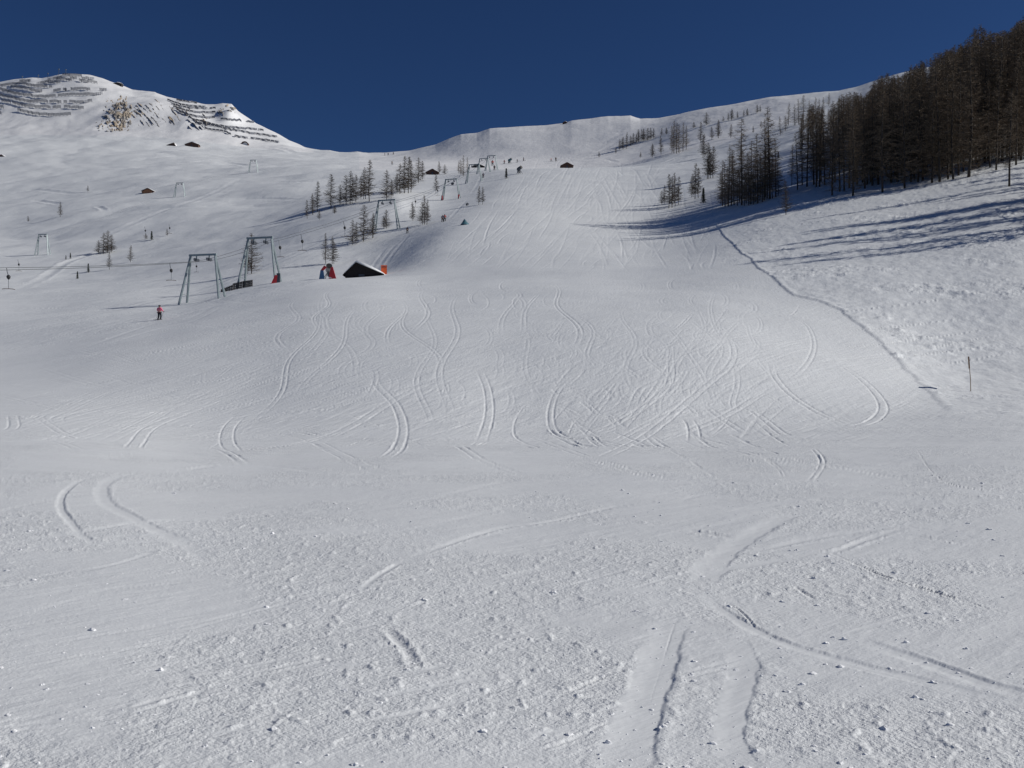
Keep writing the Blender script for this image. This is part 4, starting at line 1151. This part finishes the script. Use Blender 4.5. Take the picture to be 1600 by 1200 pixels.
# ------------------------------------------------------------------ people
def make_person(name, jacket, trousers, h=1.65, hands=True):
    r = empty(name, (0, 0, 0), 0, h/1.7)
    def skin_mesh(nm, joints, edges, mt, parent=r, root=0):
        me = bpy.data.meshes.new(nm); me.from_pydata([j[0] for j in joints], edges, []); me.update(); me.materials.append(mt)
        o = bpy.data.objects.new(nm, me); COL.objects.link(o); o.parent = parent
        sk = o.modifiers.new("skin", 'SKIN'); sk.use_smooth_shade = True
        for i, j in enumerate(joints):
            rr = j[1]; me.skin_vertices[0].data[i].radius = (rr, rr) if not isinstance(rr, tuple) else rr
        me.skin_vertices[0].data[root].use_root = True
        sb = o.modifiers.new("sub", 'SUBSURF'); sb.levels = 1; sb.render_levels = 1
        return o
    # joints: a skier standing with bent knees, arms slightly forward
    P = dict(pel=(0, 0, .92), chest=(0, -.02, 1.25), neck=(0, -.03, 1.43), head=(0, -.04, 1.53), crown=(0, -.03, 1.66))
    J = [(P['pel'], .15), (P['chest'], (.19, .13)), (P['neck'], .062), (P['head'], (.085, .095)), (P['crown'], .07)]
    E = [(0, 1), (1, 2), (2, 3), (3, 4)]
    for sx in (-1, 1):
        k = len(J)
        J += [((sx*.10, 0, .86), .10), ((sx*.13, -.08, .50), .066), ((sx*.14, .0, .12), .05), ((sx*.14, -.10, .06), .045)]
        E += [(0, k), (k, k+1), (k+1, k+2), (k+2, k+3)]
        k = len(J)
        J += [((sx*.19, -.02, 1.36), .065), ((sx*.27, -.04, 1.10), .048), ((sx*.25, -.24, .98), .036), ((sx*.245, -.31, .975), (.04, .025))]
        E += [(1, k), (k, k+1), (k+1, k+2), (k+2, k+3)]
        # fingers and thumb
        hx, hy, hz = sx*.245, -.31, .975
        base = len(J)-1
    skin_mesh("body", J, E, M['skin'])
    JJ = [((0, 0, .84), (.185, .15)), ((0, 0, 1.02), (.16, .13)), ((0, -.02, 1.25), (.215, .15)), ((0, -.03, 1.40), .10)]; EE = [(0, 1), (1, 2), (2, 3)]
    for sx in (-1, 1):
        k = len(JJ)
        JJ += [((sx*.20, -.02, 1.355), .088), ((sx*.285, -.04, 1.10), .070), ((sx*.262, -.235, .99), .055)]
        EE += [(2, k), (k, k+1), (k+1, k+2)]
    skin_mesh("jacket", JJ, EE, M[jacket], root=1)
    TT = [((0, 0, .88), (.165, .13))]; TE = []
    for sx in (-1, 1):
        k = len(TT); TT += [((sx*.105, -.01, .80), .115), ((sx*.135, -.08, .50), .085), ((sx*.14, 0, .17), .075)]; TE += [(0, k), (k, k+1), (k+1, k+2)]
    skin_mesh("trousers", TT, TE, M[trousers])
    hd = MB().ball((0, -.03, 1.60), (.115, .13, .115), 12, 8).build("helmet", M['darkcloth'], r, True)
    MB().ball((0, -.135, 1.565), (.075, .03, .032), 8, 5).build("goggles", M['black'], hd, True)
    for sx in (-1, 1):
        g = MB(); c = Vector((sx*.25, -.30, .98)); g.ball(c, (.045, .06, .035), 8, 6)
        for q in range(4): g.tube([c+Vector(((q-1.5)*.018, -.035, .01)), c+Vector(((q-1.5)*.019, -.085+abs(q-1.3)*.008, -.008)), c+Vector(((q-1.5)*.018, -.085, -.045))], [.012, .011, .009], 5)
        g.tube([c+Vector((-sx*.035, -.0, .01)), c+Vector((-sx*.055, -.04, -.005)), c+Vector((-sx*.03, -.07, -.03))], [.014, .012, .010], 5)
        g.build("glove", M['darkcloth'], r, True)
        bt = MB(); bt.tube([(sx*.14, .02, .22), (sx*.14, .02, .08)], [.075, .07], 8); bt.box((sx*.14, -.06, .055), (.05, .14, .035)); bt.build("ski_boot", M['black'], r)
        MB().box((sx*.14, -.12, .012), (.05, .78, .012)).tube([(sx*.14, -.88, .01), (sx*.14, -.98, .04), (sx*.14, -1.03, .09)], .03, 5).build("ski", M['darksteel'], r)
        MB().tube([(sx*.25, -.36, 1.06), (sx*.34, .15, .02)], .010, 5).build("ski_pole", M['darksteel'], r)
    reg_children(r)
    return r
protos = {}
def person(u, y, hpx, jk, tr, lab, rz, grp=None, Y=None, lean=0):
    p = at(u, y) if Y is None else atY(u, Y); h = hpx*p.y/F
    key = (jk, tr)
    if key not in protos:
        o = make_person("person", jk, tr, 1.7); protos[key] = o
    else: o = copy_tree(protos[key])
    s_ = h/1.72; o.scale = (s_*1.18, s_*1.1, s_); o.location = p; o.rotation_euler = (lean, 0, rz)
    return tag(o, lab, "person", grp)
person(249, 500, 23.5, 'pink', 'darkcloth', "person in a pink jacket and black trousers below the nearest pylon", math.radians(160))
person(636.5, 365, 10, 'darkcloth', 'darkcloth', "person in black riding up right of the third pylon", math.radians(175))
person(691.5, 347, 11, 'bluecloth', 'darkcloth', "left one of the pair riding up below the padded pylon", math.radians(178), "pair of riders below the padded pylon")
person(694.8, 346, 11.5, 'redjacket', 'darkcloth', "right one of the pair, in red, below the padded pylon", math.radians(182), "pair of riders below the padded pylon")
person(769.5, 259, 9, 'redjacket', 'darkcloth', "person in red below the two topmost pylons", math.radians(180))
person(772.5, 266, 8, 'darkcloth', 'darkcloth', "person in black just below the one in red near the topmost pylons", math.radians(170))
person(755, 278, 8, 'bluecloth', 'darkcloth', "thin dark person standing in the lift track below the topmost pylons", math.radians(170))
for i, (u, y, h, jk, lab) in enumerate([(788, 256, 6, 'redjacket', "person in red left of the teal snow gun"), (808, 254, 5.5, 'darkcloth', "person in dark clothes just right of the teal snow gun"),
    (818, 252, 6, 'bluecloth', "person on the run's top edge well right of the teal gun"), (861, 252, 5, 'redjacket', "reddish person left of the hut roof at the run's top"),
    (868.5, 252, 6.5, 'darkcloth', "dark person beside the hut roof at the run's top"), (601, 243, 4, 'darkcloth', "leftmost tiny skier on the saddle"),
    (606.5, 243, 4, 'darkcloth', "middle tiny skier on the saddle"), (614.5, 242, 4, 'darkcloth', "rightmost tiny skier on the saddle"), (612.5, 257, 5.5, 'darkcloth', "lone tiny skier below the saddle above the larch row")]):
    person(u, y, h, jk, 'darkcloth', lab, random.uniform(0, 3), "far skiers on the upper slopes")

# ------------------------------------------------------------------ snow fences on the summit
FR = [
 ([(98,119.5),(112,119.5),(128,121)], "short snow fence, topmost on the left summit"),
 ([(75,128),(88,124.5),(98,122.5)], "crowded dark snow fence just left of the summit top"),
 ([(88,126),(100,126),(113,128.5)], "snow fence just below the summit top's left side"),
 ([(110,124),(121,125)], "very short snow fence in the middle of the summit top"),
 ([(128,125),(148,125.5)], "upper one of two snow fences right of the summit top"),
 ([(124,128.5),(140,130.5),(153,132)], "lower one of two snow fences right of the summit top"),
 ([(31,129),(49,128.5)], "small snow fence high on the left shoulder"),
 ([(34,132),(50,136),(75,138)], "sloping snow fence under the left shoulder"),
 ([(77.5,138),(82.5,139)], "tiny single bay of snow fence after the sloping one"),
 ([(58,133.5),(75,130.5),(95,131.5)], "rising snow fence in the middle of the upper face"),
 ([(0,136),(16,134.5),(34,132)], "thin snow fence at the top left picture edge"),
 ([(17,138),(40,140.5),(57,145),(66,145)], "dark snow fence bending down under the left shoulder"),
 ([(84,145),(96,143)], "short snow fence below the summit's middle"),
 ([(99,143),(105.5,142.5)], "tiny snow fence between two longer ones below the summit"),
 ([(111,142),(142,142)], "straight snow fence with clear bays below the summit's right"),
 ([(156,143),(168,143)], "short snow fence close to the top of the cliff"),
 ([(0,141),(20,147.5),(40,151.5),(60,153.5),(88,153)], "long hanging snow fence, left half of the third row"),
 ([(91,153),(110,151),(140,151),(161,149)], "long snow fence reaching towards the cliff"),
 ([(0,151),(20,156),(45,161),(75,162)], "long snow fence, left part of the fourth row"),
 ([(78,162),(97,162)], "short dark snow fence in the middle of the fourth row"),
 ([(100,162),(105.5,161.5)], "tiny snow fence in the fourth row"),
 ([(109,162),(130,162.5),(145,160)], "dark snow fence ending left of the cliff"),
 ([(3,160),(18,162)], "short pale snow fence at the far left of the fifth row"),
 ([(20,163),(40,168),(60,170),(80,171)], "long dark snow fence in the fifth row"),
 ([(83,170.5),(96.5,170.5)], "short dark snow fence in the middle of the fifth row"),
 ([(100.5,170),(115,171),(132,171)], "snow fence at the right end of the fifth row"),
 ([(28,174),(50,180),(70,182),(112,182)], "lowest long dark snow fence on the left face"),
 ([(0,169.5),(6,170.5)], "snow fence stub at the left edge, upper one"),
 ([(0,179.5),(3.5,180)], "snow fence stub at the left edge, lower one"),
 ([(276,157.5),(290,160),(308,162.5)], "topmost snow fence of the right field"),
 ([(262,157.5),(285,165.5),(310,168.5),(322,168.5)], "second snow fence of the right field"),
 ([(268,164),(290,169.5),(325,171.5)], "third snow fence of the right field"),
 ([(328,171),(338,170.5)], "short snow fence beside the right field's knob"),
 ([(271,168),(295,175.5),(320,177.5),(337,177)], "fourth snow fence of the right field"),
 ([(276,173),(300,183),(337,186)], "fifth snow fence of the right field"),
 ([(345,188),(362,190),(378,191.5)], "snow fence below the rocky knob"),
 ([(386,191.5),(397,192.5)], "short snow fence on the right skyline slope"),
 ([(300,188),(325,194.5),(345,199),(370,201.5),(402,204)], "long snow fence crossing the right field's middle"),
 ([(404,204.5),(413,205.5)], "short snow fence ending the long middle one"),
 ([(305,194.5),(345,202),(370,206),(400,211),(434,216)], "long lower snow fence of the right field"),
 ([(320,203),(345,206.5),(362,212.5)], "dark doubled snow fence at the foot of the cliff"),
 ([(367,215),(388,218)], "lowest snow fence of the right field, left piece"),
 ([(392,218),(415,221),(437,224)], "lowest snow fence of the right field, right piece"),
]
BARH = 3.7
for pts, lab in FR:
    W_ = [at(u, y, 600) for u, y in catmull(pts, 10)]
    mbx = MB(); acc = 0; last = None; bay = 4.6
    # resample
    L = [0]
    for a, b_ in zip(W_[:-1], W_[1:]): L.append(L[-1]+(b_-a).length)
    tot = L[-1]; nb = max(1, int(round(tot/bay)))
    def atl(s_):
        i = min(len(L)-2, max(0, int(np.searchsorted(L, s_))-1)); d = (L[i+1]-L[i]) or 1
        return W_[i].lerp(W_[i+1], (s_-L[i])/d)
    base = W_[len(W_)//2]
    right = pts[0][0] > 250
    Hb = BARH*(0.62 if right else 1.0)
    for k in range(nb):
        a = atl(tot*k/nb); b_ = atl(tot*(k+0.84)/nb)
        lean = Vector((0, -0.8, 0))
        for t_ in (0.0, 1.0):
            q = a.lerp(b_, t_); mbx.tube([q-base-Vector((0, 0, 1.5)), q-base+Vector((0, 0, Hb))+lean], 0.16, 4)
        for hz in (0.30, 0.52, 0.74, 0.95):
            o1 = Vector((0, -0.35, Hb*hz))+lean*hz
            mbx.tube([a-base+o1, b_-base+o1], 0.28, 4)
    o = mbx.build("snow_fence", M['barrier']); o.location = base
    tag(o, lab, "snow fence", "snow fences on the left summit" if not right else "snow fences right of the cliff")

# summit masts
for (u, y, hp, lab) in [(35,124,5,"faint mast at the left shoulder of the summit"),(60,123,6,"faint mast left of the summit top"),(75,122,8,"lattice mast just left of the summit top"),
                        (92,118,11,"tallest lattice mast on the summit"),(103,117,9,"thin mast right of the tallest one on the summit")]:
    p = at(u, y, 600); h = hp*p.y/F
    r = empty("lattice_mast", p)
    mbx = MB()
    for sx, sy in ((-1, -1), (1, -1), (0, 1)): mbx.tube([(sx*0.7, sy*0.7, -2), (sx*0.15, sy*0.15, h)], 0.14, 4)
    for k in range(6):
        z = h*k/6; s_ = 0.7*(1-k/6*.8); mbx.tube([(-s_, -s_, z), (s_, -s_, z+h/7)], 0.08, 4)
    mbx.build("lattice", M['steel'], r); MB().box((0, -0.2, h*0.85), (0.9, 0.3, 0.5)).build("antenna_panel", M['greymetal'], r)
    tag(r, lab, "mast", "masts on the left summit")

# ------------------------------------------------------------------ rocks
def rock(u0, u1, y0, y1, thr, L, seed, lab, stretch=(1, 1), skew=0.0, amp=1.8):
    du = 0.6; us = np.arange(u0, u1, du); ys = np.arange(y1, y0, -du)
    P = np.zeros((len(ys), len(us), 3))
    for i, u in enumerate(us):
        prev = None
        for j, y in enumerate(ys):
            q = at(u, y, 600); P[j, i] = q
    # smooth along depth to remove row quantisation
    for _ in range(2): P[1:-1, :, 1] = (P[:-2, :, 1]+P[1:-1, :, 1]*2+P[2:, :, 1])/4
    for j in range(len(ys)):
        for i, u in enumerate(us):
            P[j, i, 0] = (u-800)/F*P[j, i, 1]; P[j, i, 2] = gz(u, P[j, i, 1])
    Ug, Yg = np.meshgrid(us, ys)
    a = Ug+skew*Yg
    n = np.abs(fbm(a/stretch[0], Yg/stretch[1], L, 5, seed, 0.62))
    n2 = fbm(a/stretch[0], Yg/stretch[1], L*0.8, 4, seed+7, 0.6)
    e = ((Ug-(u0+u1)/2)/((u1-u0)/2))**2+((Yg-(y0+y1)/2)/((y1-y0)/2))**2
    h = (n2+n*0.5-thr-0.22)-np.maximum(0, e-0.45)*0.9
    out = np.clip(h*amp, -3.0, amp*1.2)+0.0
    P[:, :, 1] -= out*0.75; P[:, :, 2] += out*0.45
    keep = (h[:-1, :-1] > -0.12)
    iy, ix = np.nonzero(keep); W_ = len(us)
    q = np.stack([iy*W_+ix, iy*W_+ix+1, (iy+1)*W_+ix+1, (iy+1)*W_+ix], -1)
    if len(q) == 0: return
    Vv = P.reshape(-1, 3); us_ = np.unique(q); rm = np.full(len(Vv), -1); rm[us_] = np.arange(len(us_))
    o = put_mesh("rock_outcrop", Vv[us_], rm[q], M['rock'], None, False)
    tag(o, lab, "rock", "rock outcrops on the left mountain")
rock(160, 208, 150, 206, 0.02, 9, 3, "broken grey and tan rocks left around the tan rock face", skew=0.2, amp=2.4)
rock(176, 206, 158, 204, -0.34, 11, 21, "compact tan rock face at the heart of the cliff", skew=0.1, amp=1.6)
rock(148, 200, 188, 208, 0.10, 7, 4, "low reddish rocks at the foot of the cliff", amp=2.6)
rock(200, 262, 152, 202, 0.24, 8, 9, "grey rock ribs right of the tan cliff", stretch=(0.6, 2.2), skew=-0.9)
rock(250, 300, 152, 200, 0.30, 8, 12, "steep grey rock streaks running down to the right", stretch=(0.5, 2.6), skew=-0.7)
rock(290, 330, 178, 206, 0.16, 7, 15, "narrow rock streak above the brown hut", stretch=(0.5, 2.4), skew=-0.9, amp=3)
rock(338, 352, 168, 184, 0.05, 6, 17, "small dark rock left on the knob", amp=2.6)
rock(352, 374, 160, 178, 0.10, 6, 18, "small rock at the top of the right knob", amp=2.6)
